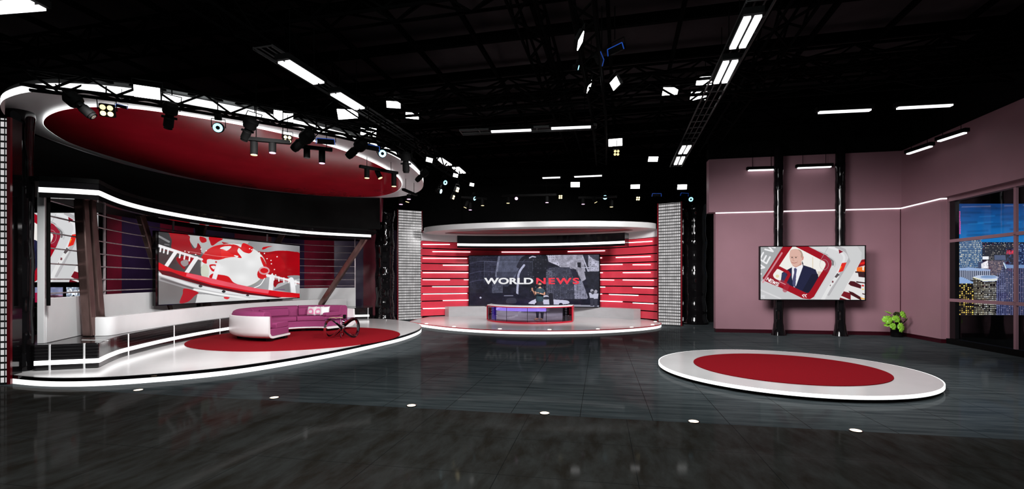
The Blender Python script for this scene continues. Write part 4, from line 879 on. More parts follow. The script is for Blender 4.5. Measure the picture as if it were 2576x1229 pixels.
def yoke(t, w, drop, y=0): return MB().tube([(-w/2,y,0),(-w/2,y,drop),(w/2,y,drop),(w/2,y,0)], .010, 6).build('yoke', FIXB, t, local=True)
def make_soft():
    t = thing('softlight_panel', 'x', 'studio light'); MB().box((0,.045,0), (.38,.08,.22)).build('housing', FIXB, t, local=True, bevel=.01)
    MB().box((0,-.002,0), (.36,.02,.19)).build('diffuser', SOFT, t, local=True, bevel=.004); yoke(t, .42, .2, .04); return t
def make_four():
    t = thing('four_lamp_blinder', 'x', 'studio light'); MB().box((0,.06,0), (.22,.12,.22)).build('housing', FIXB, t, local=True, bevel=.02)
    for a in (-1,1):
        for b in (-1,1): MB().lathe([(.042,0),(.040,.012),(.02,.016)], (a*.05,0,b*.05), 16, Matrix.Rotation(PI/2, 3, 'X')).build('lamp', YEL, t, local=True, smooth=True)
    yoke(t, .26, .2, .06); return t
def make_ringl():
    t = thing('ring_light_head', 'x', 'studio light'); Rx = Matrix.Rotation(-PI/2, 3, 'X')
    MB().lathe([(.085,0),(.10,.03),(.10,.14),(.07,.22)], (0,0,0), 24, Rx).build('head', FIXB, t, local=True, smooth=True)
    o = [(.085*math.cos(a), .085*math.sin(a)) for a in [2*PI*i/32 for i in range(32)]]; i_ = [(x*.45, y*.45) for x, y in o]
    m = MB().ring(o, i_, 0, .012); m.v = [Vector((v.x, -v.z-.001, v.y)) for v in m.v]; m.build('glowing_ring', CYAN, t, local=True)
    MB().box((0,.1,.2), (.12,.1,.12)).build('base_box', FIXB, t, local=True, bevel=.01); yoke(t, .24, .16, .1); return t
def make_strip():
    t = thing('strip_floodlight', 'x', 'studio light'); MB().box((0,.05,0), (.34,.1,.11)).build('housing', FIXB, t, local=True, bevel=.008)
    m = MB().bar((-.175,-.004,.06), (.175,-.004,.06), .014, .014); m.bar((-.175,-.004,.06), (-.19,-.004,-.06), .014, .014); m.bar((.175,-.004,.06), (.19,-.004,-.06), .014, .014)
    m.build('blue_edge', BLUE, t, local=True); yoke(t, .4, .15, .05); return t
def make_profile():
    t = thing('profile_spotlight', 'x', 'studio light')     # beam along -Z
    MB().lathe([(.13,.0),(.15,.04),(.15,.2),(.10,.26)], (0,0,-.22), 20).build('lamp_house', FIXB, t, local=True, smooth=True, angle=30)
    MB().lathe([(.085,0),(.085,.04),(.10,.05),(.10,.24),(.085,.26),(.085,.36)], (0,0,-.56), 18).build('lens_barrel', FIXB, t, local=True, smooth=True, angle=30)
    MB().box((0,.0,-.30), (.30,.03,.05)).build('shutter_frame', FIXB, t, local=True)
    MB().tube([(-.18,0,-.12),(-.18,0,.2),(.18,0,.2),(.18,0,-.12)], .012, 6).build('yoke', FIXB, t, local=True)
    MB().lathe([(.05,0),(.05,.006)], (0,0,-.566), 12).build('lens', mat('dim_lens', (.3,.25,.2), .1, emit=(1,.8,.6), es=.12), t, local=True); return t
PROTO = {'soft': make_soft(), 'four': make_four(), 'ring': make_ringl(), 'strip': make_strip(), 'prof': make_profile()}
USED = set()
GRP = {'soft':'white softlight panels', 'four':'four-lamp yellow blinders', 'ring':'cyan ring lights', 'strip':'strip floodlights with blue edges', 'prof':'black profile spotlights'}
def fixture(kind, loc, label, rz=0, tilt=.3, sc=1, direction=None):
    r = PROTO[kind] if kind not in USED else copy_tree(PROTO[kind]); USED.add(kind)
    r.location = loc; r['label'] = label; r['group'] = GRP[kind]; r.scale = (sc,)*3
    if direction: r.rotation_euler = Vector(direction).normalized().to_track_quat('-Z', 'Y').to_euler()
    else: r.rotation_euler = (Matrix.Rotation(rz, 3, 'Z')@Matrix.Rotation(tilt, 3, 'X')).to_euler()
    bpy.context.view_layer.update()
    top = 5.25 if loc.z < 5.2 else (6.1 if loc.z < 6.0 else 7.1); mw = Matrix.Translation(loc)@r.rotation_euler.to_matrix().to_4x4()@Matrix.Scale(sc, 4); iv = mw.inverted()
    if kind != 'prof': p = mw@Vector((0,.04,.18))
    else: p = mw@Vector((0,0,.2))
    if top-p.z > .05: MB().tube([iv@p, iv@Vector((p.x,p.y,top))], .010, 6).build('hanger_rod', TRUSS, r, local=True)
    return r
SOFTS = [(370,232,8.05,.45,.2,1.0,'largest softlight panel, on the left end of the curved truss'),(713,292,9.75,.5,.2,1.0,'softlight panel at the middle of the curved truss'),(927,331,11.3,.5,.25,1.0,'softlight panel at the right end of the curved truss'),
 (1080,402,13.6,.9,.3,.64,'tilted softlight panel right of the oval canopy, nearest of three'),(1146,441,15.8,.9,.3,.59,'tilted softlight panel right of the oval canopy, middle of three'),(1187,464,17.2,.9,.3,.58,'tilted softlight panel right of the oval canopy, farthest of three'),
 (1447,464,19.0,0,.25,1.0,'softlight panel over the left part of the news set front truss'),(1598,468,19.0,-.1,.25,1.0,'softlight panel over the middle of the news set front truss'),(1716,470,19.0,-.15,.25,1.0,'softlight panel over the right lit tower'),
 (1460,103,7.6,1.5,.5,.9,'side-facing softlight panel highest in the middle of the ceiling'),(1482,218,10.2,1.5,.5,.9,'side-facing softlight panel second down in the middle of the ceiling'),(1547,210,9.6,-1.4,.5,.9,'side-facing softlight panel right of the middle ceiling truss'),(1548,358,15.2,-.3,.4,1.2,'softlight panel partly hidden by the middle ceiling truss'),
 (1772,203,11.3,-.1,.7,1.0,'upper one of two softlight panels beside the paired tube lamps'),(1757,241,12.2,-.1,.7,1.1,'lower one of two softlight panels beside the paired tube lamps'),(1686,230,11.9,0,.7,1.05,'softlight panel behind truss bars left of the paired tube lamps'),
 (1643,400,17.9,0,.6,1.0,'small softlight panel left of the far paired tube lamps'),(875,288,13.0,.1,.7,1.5,'softlight panel behind truss bars right of the left tube lamps'),(990,263,12.6,.2,.9,1.0,'upper softlight behind truss webbing over the right end of the canopy'),(1037,291,13.4,.2,.9,1.0,'lower softlight behind truss webbing over the right end of the canopy')]
for px, py, Y, rz, ti, sc, lb in SOFTS: fixture('soft', P(px, py, Y), lb, rz, ti, sc)
for px, py, Y, rz, sc, lb in [(268,278,8.2,.5,1.0,'four-lamp yellow blinder nearest the left end of the curved truss'),(723,350,9.6,.5,.75,'four-lamp yellow blinder at the middle of the curved truss'),(1070,433,14.6,1.1,.95,'four-lamp yellow blinder right of the oval canopy tip'),
   (1151,477,17.2,1.1,.9,'upper four-lamp blinder left of the news set front truss'),(1141,496,17.6,1.3,.8,'lower four-lamp blinder left of the news set front truss'),(1410,495,19.0,0,.8,'four-lamp yellow blinder over the left part of the news screen'),(1605,499,19.0,0,.8,'four-lamp yellow blinder under the middle far softlight'),(1551,384,15.0,0,.95,'four-lamp yellow blinder hanging alone under the middle ceiling truss')]: fixture('four', P(px, py, Y), lb, rz, .35, sc)
for px, py, Y, rz, sc, lb in [(548,321,8.9,.4,.95,'cyan ring light on the left part of the curved truss'),(962,386,11.2,.4,1.0,'cyan ring light at the right end of the curved truss'),(1120,459,16.6,.8,.95,'cyan ring light right of the oval canopy, larger of three'),(1109,481,17.0,1.3,.9,'half-hidden cyan ring light right of the oval canopy'),(1194,499,18.8,1.0,.9,'small cyan ring light left of the news set front truss'),
   (1522,496,19.0,0,1.0,'cyan ring light over the right part of the news screen'),(1738,501,19.0,0,1.05,'cyan ring light right of the right lit tower'),(1455,170,8.8,1.4,.5,'small cyan ring light under the highest side-facing softlight')]: fixture('ring', P(px, py, Y), lb, rz, .3, sc)
for px, py, Y, rz, lb in [(819,356,10.1,.3,'strip floodlight with a blue edge in front of the canopy strip'),(936,372,11.0,.7,'strip floodlight with a dark blue edge near the right end of the curved truss'),(1652,490,19.0,0,'strip floodlight with a bright blue line left of the right lit tower'),(1722,489,19.2,.3,'strip floodlight with a blue line just above the right lit tower'),(306,268,8.3,.9,'small strip floodlight beside the leftmost yellow blinder'),(1512,148,9.0,1.2,'strip floodlight with a blue edge high under the middle ceiling truss'),(1548,124,9.0,-.9,'strip floodlight with a blue edge at the right of the middle ceiling truss')]: fixture('strip', P(px, py, Y), lb, rz, .3, .45 if lb.startswith('small') else 1.0)
for a, b, Y, sc, lb in [((172,240),(240,298),7.7,1.1,'largest profile spotlight pointing down right at the left end of the curved truss'),((430,262),(422,328),8.4,.82,'profile spotlight hanging straight down left of the nearest cyan ring light'),((634,302),(612,356),9.1,.85,'profile spotlight hanging right of the nearest cyan ring light'),((780,336),(735,378),9.9,.85,'profile spotlight pointing down left beside the middle yellow blinder'),((915,358),(872,396),10.8,.9,'profile spotlight pointing down left near the end of the curved truss'),
   ((1020,385),(1022,438),11.9,.95,'profile spotlight hanging straight down at the right tip of the canopy'),((1072,430),(1046,456),13.6,.85,'profile spotlight pointing down left beyond the canopy tip')]:
    p, q = P(*a, Y), P(*b, Y+.15); fixture('prof', p, lb, sc=(q-p).length/.6 if sc else sc, direction=q-p)

# track bars with hanging cylinder lamps
TRK = {}
def track(px0, py0, px1, py1, Y0, Y1, lb, up=1.2):
    a, b = P(px0, py0, Y0), P(px1, py1, Y1); b.z = a.z = (a.z+b.z)/2; t = thing('track_bar', lb, 'lighting track', (a+b)/2, group='track bars for cylinder lamps')
    MB().bar(a, b, .09, .07).build('rail', FIXB, t)
    for f in (.18,.82):
        q = a.lerp(b, f); MB().tube([q, q+Vector((0,0,up))], .008, 6).build('hanger_rod', TRUSS, t)
    return a.z
track(625,351,730,356,9.25,9.5,'track bar with a warm and a pink cylinder lamp below the middle of the canopy')
track(752,364,836,380,10.3,10.6,'track bar with an unlit and a pink cylinder lamp below the canopy')
track(905,420,1000,433,12.4,13.2,'track bar with three warm cylinder lamps near the right end of the canopy', .9)
track(1014,478,1047,488,15.0,16.0,'short track bar beyond the tip of the canopy', .8)
track(1160,498,1224,497,18.6,19.0,'track bar left of the news set front truss', .5); track(1262,492,1400,489,18.4,18.2,'track bar above the left half of the news canopy', .7); track(1455,494,1552,497,18.2,18.0,'track bar above the right half of the news canopy', .7)
def pendant(px, y0, y1, Y, m_, lb, tilt=0):
    r = .068*1; a, b = P(px, y0, Y), P(px, y1, Y); L_ = a.z-b.z
    t = thing('cylinder_lamp', lb, 'cylinder lamp', (a.x,a.y,b.z), (0,tilt,0), group='hanging cylinder lamps')
    MB().lathe([(r,0.008),(r,L_)], (0,0,0), 20).build('barrel', FIXB, t, local=True, smooth=True)
    MB().lathe([(r*.86,-.002),(r*.9,.01)], (0,0,0), 20).build('lamp', m_, t, local=True); MB().tube([(0,0,L_),(0,0,L_+.06)], .012, 6).build('stem', FIXB, t, local=True); return t
OFF = mat('unlit_lamp', (.02,.02,.02), .3)
for px, y0, y1, Y, m_, lb, ti in [(639,357,390,9.3,WARM,'warm cylinder lamp, leftmost below the canopy',0),(685.5,360,385,9.4,ROSE,'pink glowing cylinder lamp right of the leftmost warm one',0),(772,369,397,10.4,OFF,'unlit cylinder lamp below the middle of the canopy',0),(810,379,411,10.5,ROSE,'pink cylinder lamp right of the unlit one',0),
  (923,424,448,12.5,WARM,'warm upright cylinder lamp near the canopy right end',0),(957,427,448,12.9,WARM,'tilted warm cylinder lamp near the canopy right end',-.45),(991,437,469,13.1,WARM,'warm cylinder lamp at the right end of its bar below the canopy',0),
  (1028.5,489,501,15.2,ROSE,'small pink cylinder lamp above the left lit tower',0),(1024.5,492,508,15.4,WARM,'small warm cylinder lamp above the left lit tower',.25),(1008.5,498,514,15.6,ROSE,'small pink cylinder lamp lowest above the left lit tower',0),
  (1170,505,522,18.7,WARM,'tilted warm cylinder lamp left of the news canopy',.4),(1183,510,528,18.8,ROSE,'pink cylinder lamp left of the news canopy',0),(1214,500,517,18.9,WARM,'warm cylinder lamp at the left tip of the news canopy',0),
  (1278,496,511,18.4,WARM,'warm cylinder lamp left of the bright pink one over the news canopy',0),(1299,492,503,18.3,ROSE,'bright pink cylinder lamp facing out over the news canopy',.0),(1376,494,509.5,18.2,ROSE,'pink cylinder lamp above the middle of the news canopy',0),
  (1467,498,513.5,18.2,ROSE,'pink cylinder lamp right of the middle of the news canopy',0),(1499,496,509,18.1,WARM,'tilted warm cylinder lamp over the right half of the news canopy',-.5),(1538,504,520.5,18.0,WARM,'warm cylinder lamp rightmost over the news canopy',0)]:
    t = pendant(px, y0, y1, Y, m_, lb, ti)
    if 'facing out' in lb: t.rotation_euler = (-1.1, 0, 0); t.location.z += .06

# ceiling tube fixtures
def tube_fix(p0, p1, lb, double=False, w=.10, zf=5.8):
    a = Vector(((p0[0]-CX)*F*(zf-CH)/(HZ-p0[1])/F, F*(zf-CH)/(HZ-p0[1]), zf)); b = Vector(((p1[0]-CX)*F*(zf-CH)/(HZ-p1[1])/F, F*(zf-CH)/(HZ-p1[1]), zf))
    d = (b-a).normalized(); s = Vector((d.y,-d.x,0)); t = thing('tube_light_fixture', lb, 'ceiling light', (a+b)/2, group='ceiling tube light fixtures')
    up = Vector((0,0,1))
    MB().bar(a-d*.06+up*.07, b+d*.06+up*.07, w*(2.9 if double else 1.4), .1).build('housing', FIXB, t)
    for k in ((-1,1) if double else (0,)):
        MB().bar(a+s*k*w*.75, b+s*k*w*.75, w, .035).build('tube_lamp', TUBE, t)
    for f in (.15,.85): q = a.lerp(b, f)+up*.12; MB().tube([q, q+up*.9], .008, 6).build('hanger_rod', TRUSS, t)
for p0, p1, dbl, lb in [((-60,24),(92,12),True,'paired tube fixture cut by the top left picture corner'),((714,155),(802,209),True,'nearer tube fixture of the left ceiling row'),((844,236),(905,273),True,'second tube fixture of the left ceiling row'),((1102,398),(1128,415),True,'third tube fixture of the left ceiling row'),((1146,421),(1163,435),True,'farthest tube fixture of the left ceiling row'),
  ((1236,331),(1336,327),False,'left tube fixture of the middle pair over the news set'),((1387,323),(1486,319),False,'right tube fixture of the middle pair over the news set'),((1365,447.5),(1409,446),False,'left tube fixture of the far pair over the news set'),((1445,444.5),(1514,441.5),False,'right tube fixture of the far pair over the news set'),
  ((1855,120),(1894,42),True,'nearest double tube fixture in the right ceiling row'),((1812,208),(1838,154),True,'second double tube fixture in the right ceiling row'),((1717,386),(1728,367),True,'third double tube fixture in the right ceiling row'),((1705,413),(1713,395),True,'farthest double tube fixture in the right ceiling row'),
  ((2060,283),(2189,277),False,'left tube fixture of the pair high over the mauve wall'),((2258,272),(2394,265),False,'right tube fixture of the pair high over the mauve wall'),((1883,428.5),(1950,426.5),False,'left tube fixture at the top of the mauve back wall'),((2007,422.5),(2090,419.5),False,'right tube fixture at the top of the mauve back wall'),
  ((2284,387),(2342,368),False,'farther tube fixture along the top of the window wall'),((2362,355),(2428,334),False,'nearer tube fixture along the top of the window wall')]: tube_fix(p0, p1, lb, dbl)
# cable trays above the tube rows
for lb, p0, p1 in [('cable tray above the left row of ceiling tubes', (660,118), (1170,437)), ('cable tray above the double tubes of the right ceiling row', (1915,0), (1700,418)), ('cable tray above the middle pair of ceiling tubes', (1160,333), (1500,318))]:
    zf = 6.05; a, b = [Vector(((p[0]-CX)*(zf-CH)/(HZ-p[1]), F*(zf-CH)/(HZ-p[1]), zf)) for p in (p0, p1)]; d = (b-a).normalized(); s = Vector((d.y,-d.x,0)); m = MB()
    for k in (-1,-.35,.35,1): m.bar(a+s*.2*k, b+s*.2*k, .02, .05 if abs(k) == 1 else .015)
    n_ = int((b-a).length/.5)
    for i in range(n_+1): q = a.lerp(b, i/n_); m.bar(q-s*.2, q+s*.2, .02, .02)
    tag(m.build('cable_tray', TRAY, None, a), lb, 'cable tray', 'ceiling cable trays')

# ================================================================ SOFA
SC = Vector((-6.68,15.2,ZL+.012))
def sweep(prof, a0, a1, n=40, c=SC):
    m = MB(); k = len(prof); vs = []; fs = []
    for i in range(n+1):
        a = math.radians(a0+(a1-a0)*i/n)
        for r, z in prof: vs.append(c+Vector((r*math.cos(a), r*math.sin(a), z)))
    for i in range(n):
        for j in range(k): j2 = (j+1) % k; fs.append((i*k+j, i*k+j2, (i+1)*k+j2, (i+1)*k+j))
    fs += [tuple(range(k)), tuple(n*k+j for j in range(k))[::-1]]
    return m.add(vs, fs)
sf = thing('curved_sofa', 'large C-shaped magenta sofa with a glossy white outer shell', 'sofa', SC)
sweep([(2.06,.70),(2.08,.26),(2.05,.17),(1.97,.11),(1.85,.085),(.90,.085),(.87,.115),(.90,.145),(1.82,.145),(1.93,.17),(1.99,.24),(2.0,.70),(2.03,.715)], 60, 268, 60).build('shell', WALLW, sf, smooth=True, angle=50)
sweep([(1.97,.15),(1.97,.34),(.96,.34),(.94,.32),(.94,.15)], 67, 267, 50).build('seat_base', PURPLE, sf, bevel=.012, smooth=True)
for a0, a1 in ((68,127),(128,196),(197,266.5)):
    sweep([(1.6,.34),(1.6,.48),(1.55,.50),(1.02,.505),(.96,.49),(.93,.45),(.93,.37),(.95,.345)], a0, a1, 22).build('seat_cushion', PURPLE, sf, bevel=.015, smooth=True)
for a0, a1 in ((68,120),(120.6,180),(180.6,262)):
    sweep([(1.99,.34),(2.0,.72),(1.97,.80),(1.90,.835),(1.72,.83),(1.66,.79),(1.60,.6),(1.58,.36)], a0, a1, 22).build('backrest', PURPLE, sf, bevel=.012, smooth=True)
for a0, a1 in ((92,121),(133,170)):
    sweep([(1.60,.50),(1.64,.76),(1.58,.78),(1.44,.74),(1.42,.52),(1.46,.50)], a0, a1, 16).build('back_cushion', PURPLE, sf, bevel=.03, smooth=True)
sweep([(1.66,.50),(1.66,.60),(1.60,.63),(.98,.62),(.94,.59),(.94,.52),(.98,.50)], 66.5, 76, 8).build('arm_cushion', PURPLE, sf, bevel=.03, smooth=True)
sweep([(1.75,.03),(1.75,.085),(1.05,.085),(1.05,.03)], 74, 260, 30).build('dark_plinth', BLACKM, sf)
for a in (264, 215, 165, 115, 71):
    for r in (1.1, 1.8):
        q = SC+Vector((r*math.cos(math.radians(a)), r*math.sin(math.radians(a)), .043)); MB().box(q, (.14,.14,.086), math.radians(a)).build('foot', BLACKG, sf, bevel=.006)
# throw pillows
PILLM = mat('pillow_pink_pattern', (.75,.72,.74), .85); N_, L_n = nt(PILLM)
def pillow(x, y, rz, lb, pink=True):
    s = .165; t = thing('throw_pillow', lb, 'cushion', (x,y,SC.z+.505), (0,0,rz), group='throw pillows on the sofa'); n_ = 12; m = MB(); vs = []; fs = []
    for sd in (-1,1):
        for j in range(n_+1):
            for i in range(n_+1):
                u, v = i/n_*2-1, j/n_*2-1; th_ = .07*(max(0,(1-u**4)*(1-v**4)))**.5; k = 1-.10*(1-u*u)*abs(v)**2-.0; k2 = 1-.10*(1-v*v)*abs(u)**2
                vs.append(Vector((u*s*k2, sd*th_, s+v*s*k)))
        o_ = 0 if sd == -1 else (n_+1)**2
        for j in range(n_):
            for i in range(n_): a = o_+j*(n_+1)+i; fs.append((a,a+1,a+n_+2,a+n_+1))
    m.add(vs, fs); R = Matrix.Rotation(-.25, 3, 'X'); m.v = [R@v for v in m.v]; m.build('cushion_body', WALLW if not pink else mat('pillow_white', (.72,.68,.70), .85), t, local=True, smooth=True, angle=170)
    if pink:
        PK = mat('pillow_pink', (.78,.22,.42), .85); o = []
        for k in range(17): a = PI*k/16; o.append((.11*math.cos(a), .11*math.sin(a)))
        m = MB(); pts_ = [Vector((x_, -.062-.012*(1-(x_/.15)**2), .05+z_)) for x_, z_ in [(-.11,0)]+[(-.11,.06)]+[(.11*math.cos(PI-PI*k/12), .06+.13*math.sin(PI*k/12)) for k in range(13)]+[(.11,0)]]
        m.add(pts_+[p+Vector((0,.03,0)) for p in pts_], [tuple(range(len(pts_))), tuple(range(len(pts_), 2*len(pts_)))[::-1]]+[(i,(i+1)%len(pts_),len(pts_)+(i+1)%len(pts_),len(pts_)+i) for i in range(len(pts_))]); m.v = [R@v for v in m.v]; m.build('pink_patch', PK, t, local=True)
        m = MB().lathe([(.042,0),(.040,.006)], (0,-.078,.115), 18, Matrix.Rotation(PI/2, 3, 'X')); m.v = [R@v for v in m.v]; m.build('white_dot', WALLW, t, local=True)
pillow(-6.93,16.32,-.15,'left throw pillow with a pink patch and white dot on the sofa'); pillow(-6.69,16.35,.05,'middle throw pillow with a pink patch and white dot on the sofa'); pillow(-6.47,16.33,.2,'right plain white throw pillow on the sofa', False)

# ================================================================ COFFEE TABLE
TC = Vector((-5.16,14.35,ZL+.012))
tb = thing('coffee_table', 'round glass coffee table on looped chrome ribbon legs', 'table', TC)
for k in range(3):
    a = math.radians(-8+k*60); dx = Vector((math.cos(a), math.sin(a), 0)); n_ = 72; w = .062; vs = []; fs = []
    for i in range(n_):
        t = 2*PI*i/n_; R_ = .56; x = R_*math.cos(t); z = .285+.262*math.sin(2*t); c = TC+dx*x+Vector((0,0,z)); side = Vector((-dx.y, dx.x, 0)); 
        tg = (dx*(-R_*math.sin(t))+Vector((0,0,.524*math.cos(2*t)))).normalized(); nr = tg.cross(side).normalized(); sh = side*(.05*math.sin(t))
        tw = side*math.cos(.75+.5*math.sin(t))+nr*math.sin(.75+.5*math.sin(t))
        for p_, q_ in ((-1,-1),(1,-1),(1,1),(-1,1)): vs.append(c+sh+tw*w/2*p_+nr*.006*q_)
    for i in range(n_):
        for j in range(4): j2 = (j+1) % 4; b = ((i+1) % n_)*4; fs.append((i*4+j, i*4+j2, b+j2, b+j))
    MB().add(vs, fs).build('ribbon_leg', (BLACKG, CHROME, CHROME)[k], tb, smooth=True, angle=50)
MB().lathe([(.50,.552),(.51,.56),(.50,.568)], tuple(TC), 48).build('glass_top', GLASS, tb, smooth=True)
t = thing('magazine', 'open pale magazine lying on the glass coffee table', 'magazine', TC+Vector((-.22,.12,.568)), (0,0,.3)); m = MB(); n_ = 8
for sx in (-1,1):
    vs = [Vector((sx*x/n_*.2, y, .004+.016*math.sin(PI*x/n_))) for x in range(n_+1) for y in (-.14,.14)]; m.add(vs+[v-Vector((0,0,.004)) for v in vs], [(2*i,2*i+1,2*i+3,2*i+2) for i in range(n_)]+[(2*n_+2+2*i,2*n_+4+2*i,2*n_+5+2*i,2*n_+3+2*i) for i in range(n_)])
m.build('pages', noisy(mat('magazine_page', (.6,.5,.3), .5), (9,9,9), .5), t, local=True, smooth=True)
q = TC+Vector((.06,.05,.568)); t = thing('black_cup', 'small black cup standing on the glass coffee table', 'cup', q)
MB().lathe([(.035,0),(.042,.01),(.046,.10),(.046,.11),(.038,.108),(.034,.02)], tuple(q), 20).build('cup_body', BLACKM, t, smooth=True, angle=50); MB().tube([q+Vector((.044,0,.085)), q+Vector((.075,0,.08)), q+Vector((.075,0,.04)), q+Vector((.043,0,.03))], .006, 6).build('handle', BLACKM, t, smooth=True)

# ================================================================ POTTED PLANT
PP = G(2256, 846.5); pl = thing('potted_plant', 'bright green split-leaf plant in a black pot in the mauve corner', 'plant', PP)
MB().lathe([(.15,0),(.17,.02),(.19,.36),(.195,.38),(.175,.38),(.165,.33)], tuple(PP), 28).build('pot', BLACKG, pl, smooth=True, angle=40); MB().lathe([(.17,.33),(.10,.345),(.02,.35)], tuple(PP), 20).build('soil', SOIL, pl)
def leaf(px, py, Y, w, h, face, roll, m_):
    """split monstera leaf: midrib, lobed outline with notches, cupped surface"""
    c = P(px, py, Y); face = Vector(face).normalized(); upv = Vector((0,0,1)); sx = upv.cross(face).normalized(); sy = face.cross(sx).normalized(); R = Matrix.Rotation(roll, 3, face); sx, sy = R@sx, R@sy
    n_ = 40; out = []
    for i in range(n_):
        a = 2*PI*i/n_; r = 1-.12*math.cos(a*1+PI/2*0)*0; notch = .16*(math.sin(a*9) < -.55)*(abs(math.sin(a)) > .25); r = (1-notch)*(1-.18*max(0, math.sin(a))**8+.16*max(0,-math.sin(a))**3)
        x, y = r*math.cos(a)*w/2, r*math.sin(a)*h/2; out.append((x, y))
    f = lambda x, y: c+sx*x+sy*y-face*(.35*x*x/w+.25*y*y/h)
    vs = [c]; fs = []
    for rr in (.35,.7,1.0):
        for x, y in out: vs.append(f(x*rr, y*rr)+face*(.012*math.sin(y*60) if rr < 1 else 0))
    for i in range(n_): fs.append((0, 1+i, 1+(i+1)%n_))
    for k in range(2):
        for i in range(n_): a = 1+k*n_+i; b = 1+k*n_+(i+1)%n_; fs.append((a, a+n_, b+n_, b))
    o = MB().add(vs, fs).build('leaf', m_, pl, smooth=True, angle=179); s_ = o.modifiers.new('thickness', 'SOLIDIFY'); s_.thickness = .003
    rb = MB().tube([f(0,-h*.55)+face*.006, f(0,0)+face*.01, f(0,h*.45)+face*.006], .004, 5).build('midrib', mat('leaf_rib', (.35,.6,.12), .5), o)
    base = PP+Vector((0,0,.34)); mid = base.lerp(c, .5)+Vector((0,.02,.10)); MB().tube(spline([tuple(base), tuple(mid), tuple(c+sy*h*.3-face*.02)], 5), .006, 5).build('stalk', STEM, pl, smooth=True)
Yp = PP.y
for a in [(2233.7,802.3,Yp-.22,.33,.30,(-.25,-1,.35),.1,LEAF),(2256,800,Yp-.25,.30,.24,(0,-1,.45),-.05,LEAF),(2247.5,818.8,Yp-.3,.22,.23,(-.1,-1,.3),0,LEAF),(2268.7,821.5,Yp-.45,.28,.33,(.2,-1,.25),-.3,LEAF),(2272.8,789.5,Yp-.50,.24,.26,(.25,-1,.35),.5,LEAF),
          (2256.5,788.5,Yp-.15,.30,.16,(0,1,.2),.1,LEAFD),(2278.5,806.5,Yp-.42,.16,.36,(.5,-.6,-.6),.75,LEAFD),(2234.5,784,Yp+.0,.26,.22,(.3,-.25,1),.3,LEAF),(2233.7,815.8,Yp-.15,.26,.20,(-.3,-.3,1),-.5,LEAF),(2262,812,Yp-.05,.26,.26,(0,-1,-.2),.2,LEAFD),(2240,811,Yp-.05,.24,.24,(0,-1,-.1),.2,LEAFD)]: leaf(*a)

# ================================================================ PRESENTER
YP = 21.05; MX = (1357.4-CX)*YP/F
def skin(name, pts, edges, radii, mt, parent, sub=2, root=0):
    me = bpy.data.meshes.new(name); me.from_pydata([tuple(p) for p in pts], edges, []); o = bpy.data.objects.new(name, me); COL.objects.link(o); o.parent = parent
    md = o.modifiers.new('skin', 'SKIN'); md.use_smooth_shade = True; sd = me.skin_vertices[0].data
    for i, r in enumerate(radii): sd[i].radius = r if isinstance(r, (tuple, list)) else (r, r)
    sd[root].use_root = True; s_ = o.modifiers.new('sub', 'SUBSURF'); s_.levels = s_.render_levels = sub; me.materials.append(mt); return o
def Q(zx, zy, y=0): return ((zx-392)/385., y, (1120-zy)/385.)
pr = thing('person', 'bearded presenter in a dark teal t-shirt standing behind the news desk, palms together gesturing', 'person', (MX,YP,ZM), (0,0,.05))
# body: one continuous surface (pelvis root, torso, neck, arms, legs)
V_ = [Q(392,820),Q(392,740,.01),Q(394,650,.01),Q(397,600,.01),Q(396,566),Q(394,545,-.01),
      Q(350,604,.01),Q(330,640,.0),Q(312,692,-.08),Q(290,650,-.17),Q(270,622,-.22),Q(262,606,-.24),
      Q(446,604,.01),Q(472,640,.0),Q(474,686,-.10),Q(420,672,-.24),Q(366,656,-.27),Q(344,650,-.27),
      Q(362,850),Q(356,950,-.01),Q(356,1010),Q(356,1085,.02), Q(428,850),Q(436,960,-.03),Q(436,1020,-.02),Q(430,1100,-.06),
      Q(340,1106,-.10),Q(412,1118,-.16)]
E_ = [(0,1),(1,2),(2,3),(3,4),(4,5),(3,6),(6,7),(7,8),(8,9),(9,10),(10,11),(3,12),(12,13),(13,14),(14,15),(15,16),(16,17),(0,18),(18,19),(19,20),(20,21),(0,22),(22,23),(23,24),(24,25),(21,26),(25,27)]
R_ = [(.12,.085),(.12,.085),(.13,.09),(.11,.08),.052,.05, .06,.048,.038,.036,.026,(.038,.016), .06,.048,.038,.034,.025,(.036,.018), .085,.065,.05,.036,.085,.065,.05,.036,.03,.03]
body = skin('body', V_, E_, R_, SKIN, pr)
# head
HC = Vector(Q(392,503,-.02)); m = MB(); n1, n2 = 24, 18; vs = []
for i in range(n2+1):
    th_ = PI*i/n2
    for k in range(n1):
        ph_ = 2*PI*k/n1; x = math.sin(th_)*math.cos(ph_)*.076; y = math.sin(th_)*math.sin(ph_)*.094; z = math.cos(th_)*.118
        if z < 0: f = 1+z*2.6; x *= f; y = y*(1+z*1.2)-.012*(-z/.118)
        if y < 0 and abs(x) < .03 and -.03 < z < .02: y -= .016*(1-abs(x)/.03)*(1-abs(z+.008)/.03 if abs(z+.008) < .03 else 0)
        vs.append(HC+Vector((x, y, z)))
m.add(vs, [(i*n1+k,(i+1)*n1+k,(i+1)*n1+(k+1)%n1,i*n1+(k+1)%n1) for i in range(n2) for k in range(n1)])
hdm = m.build('head', SKIN, pr, local=True, smooth=True, angle=179)
EYE = mat('eye_white', (.7,.68,.65), .3); IR = mat('eye_dark', (.02,.012,.01), .2)
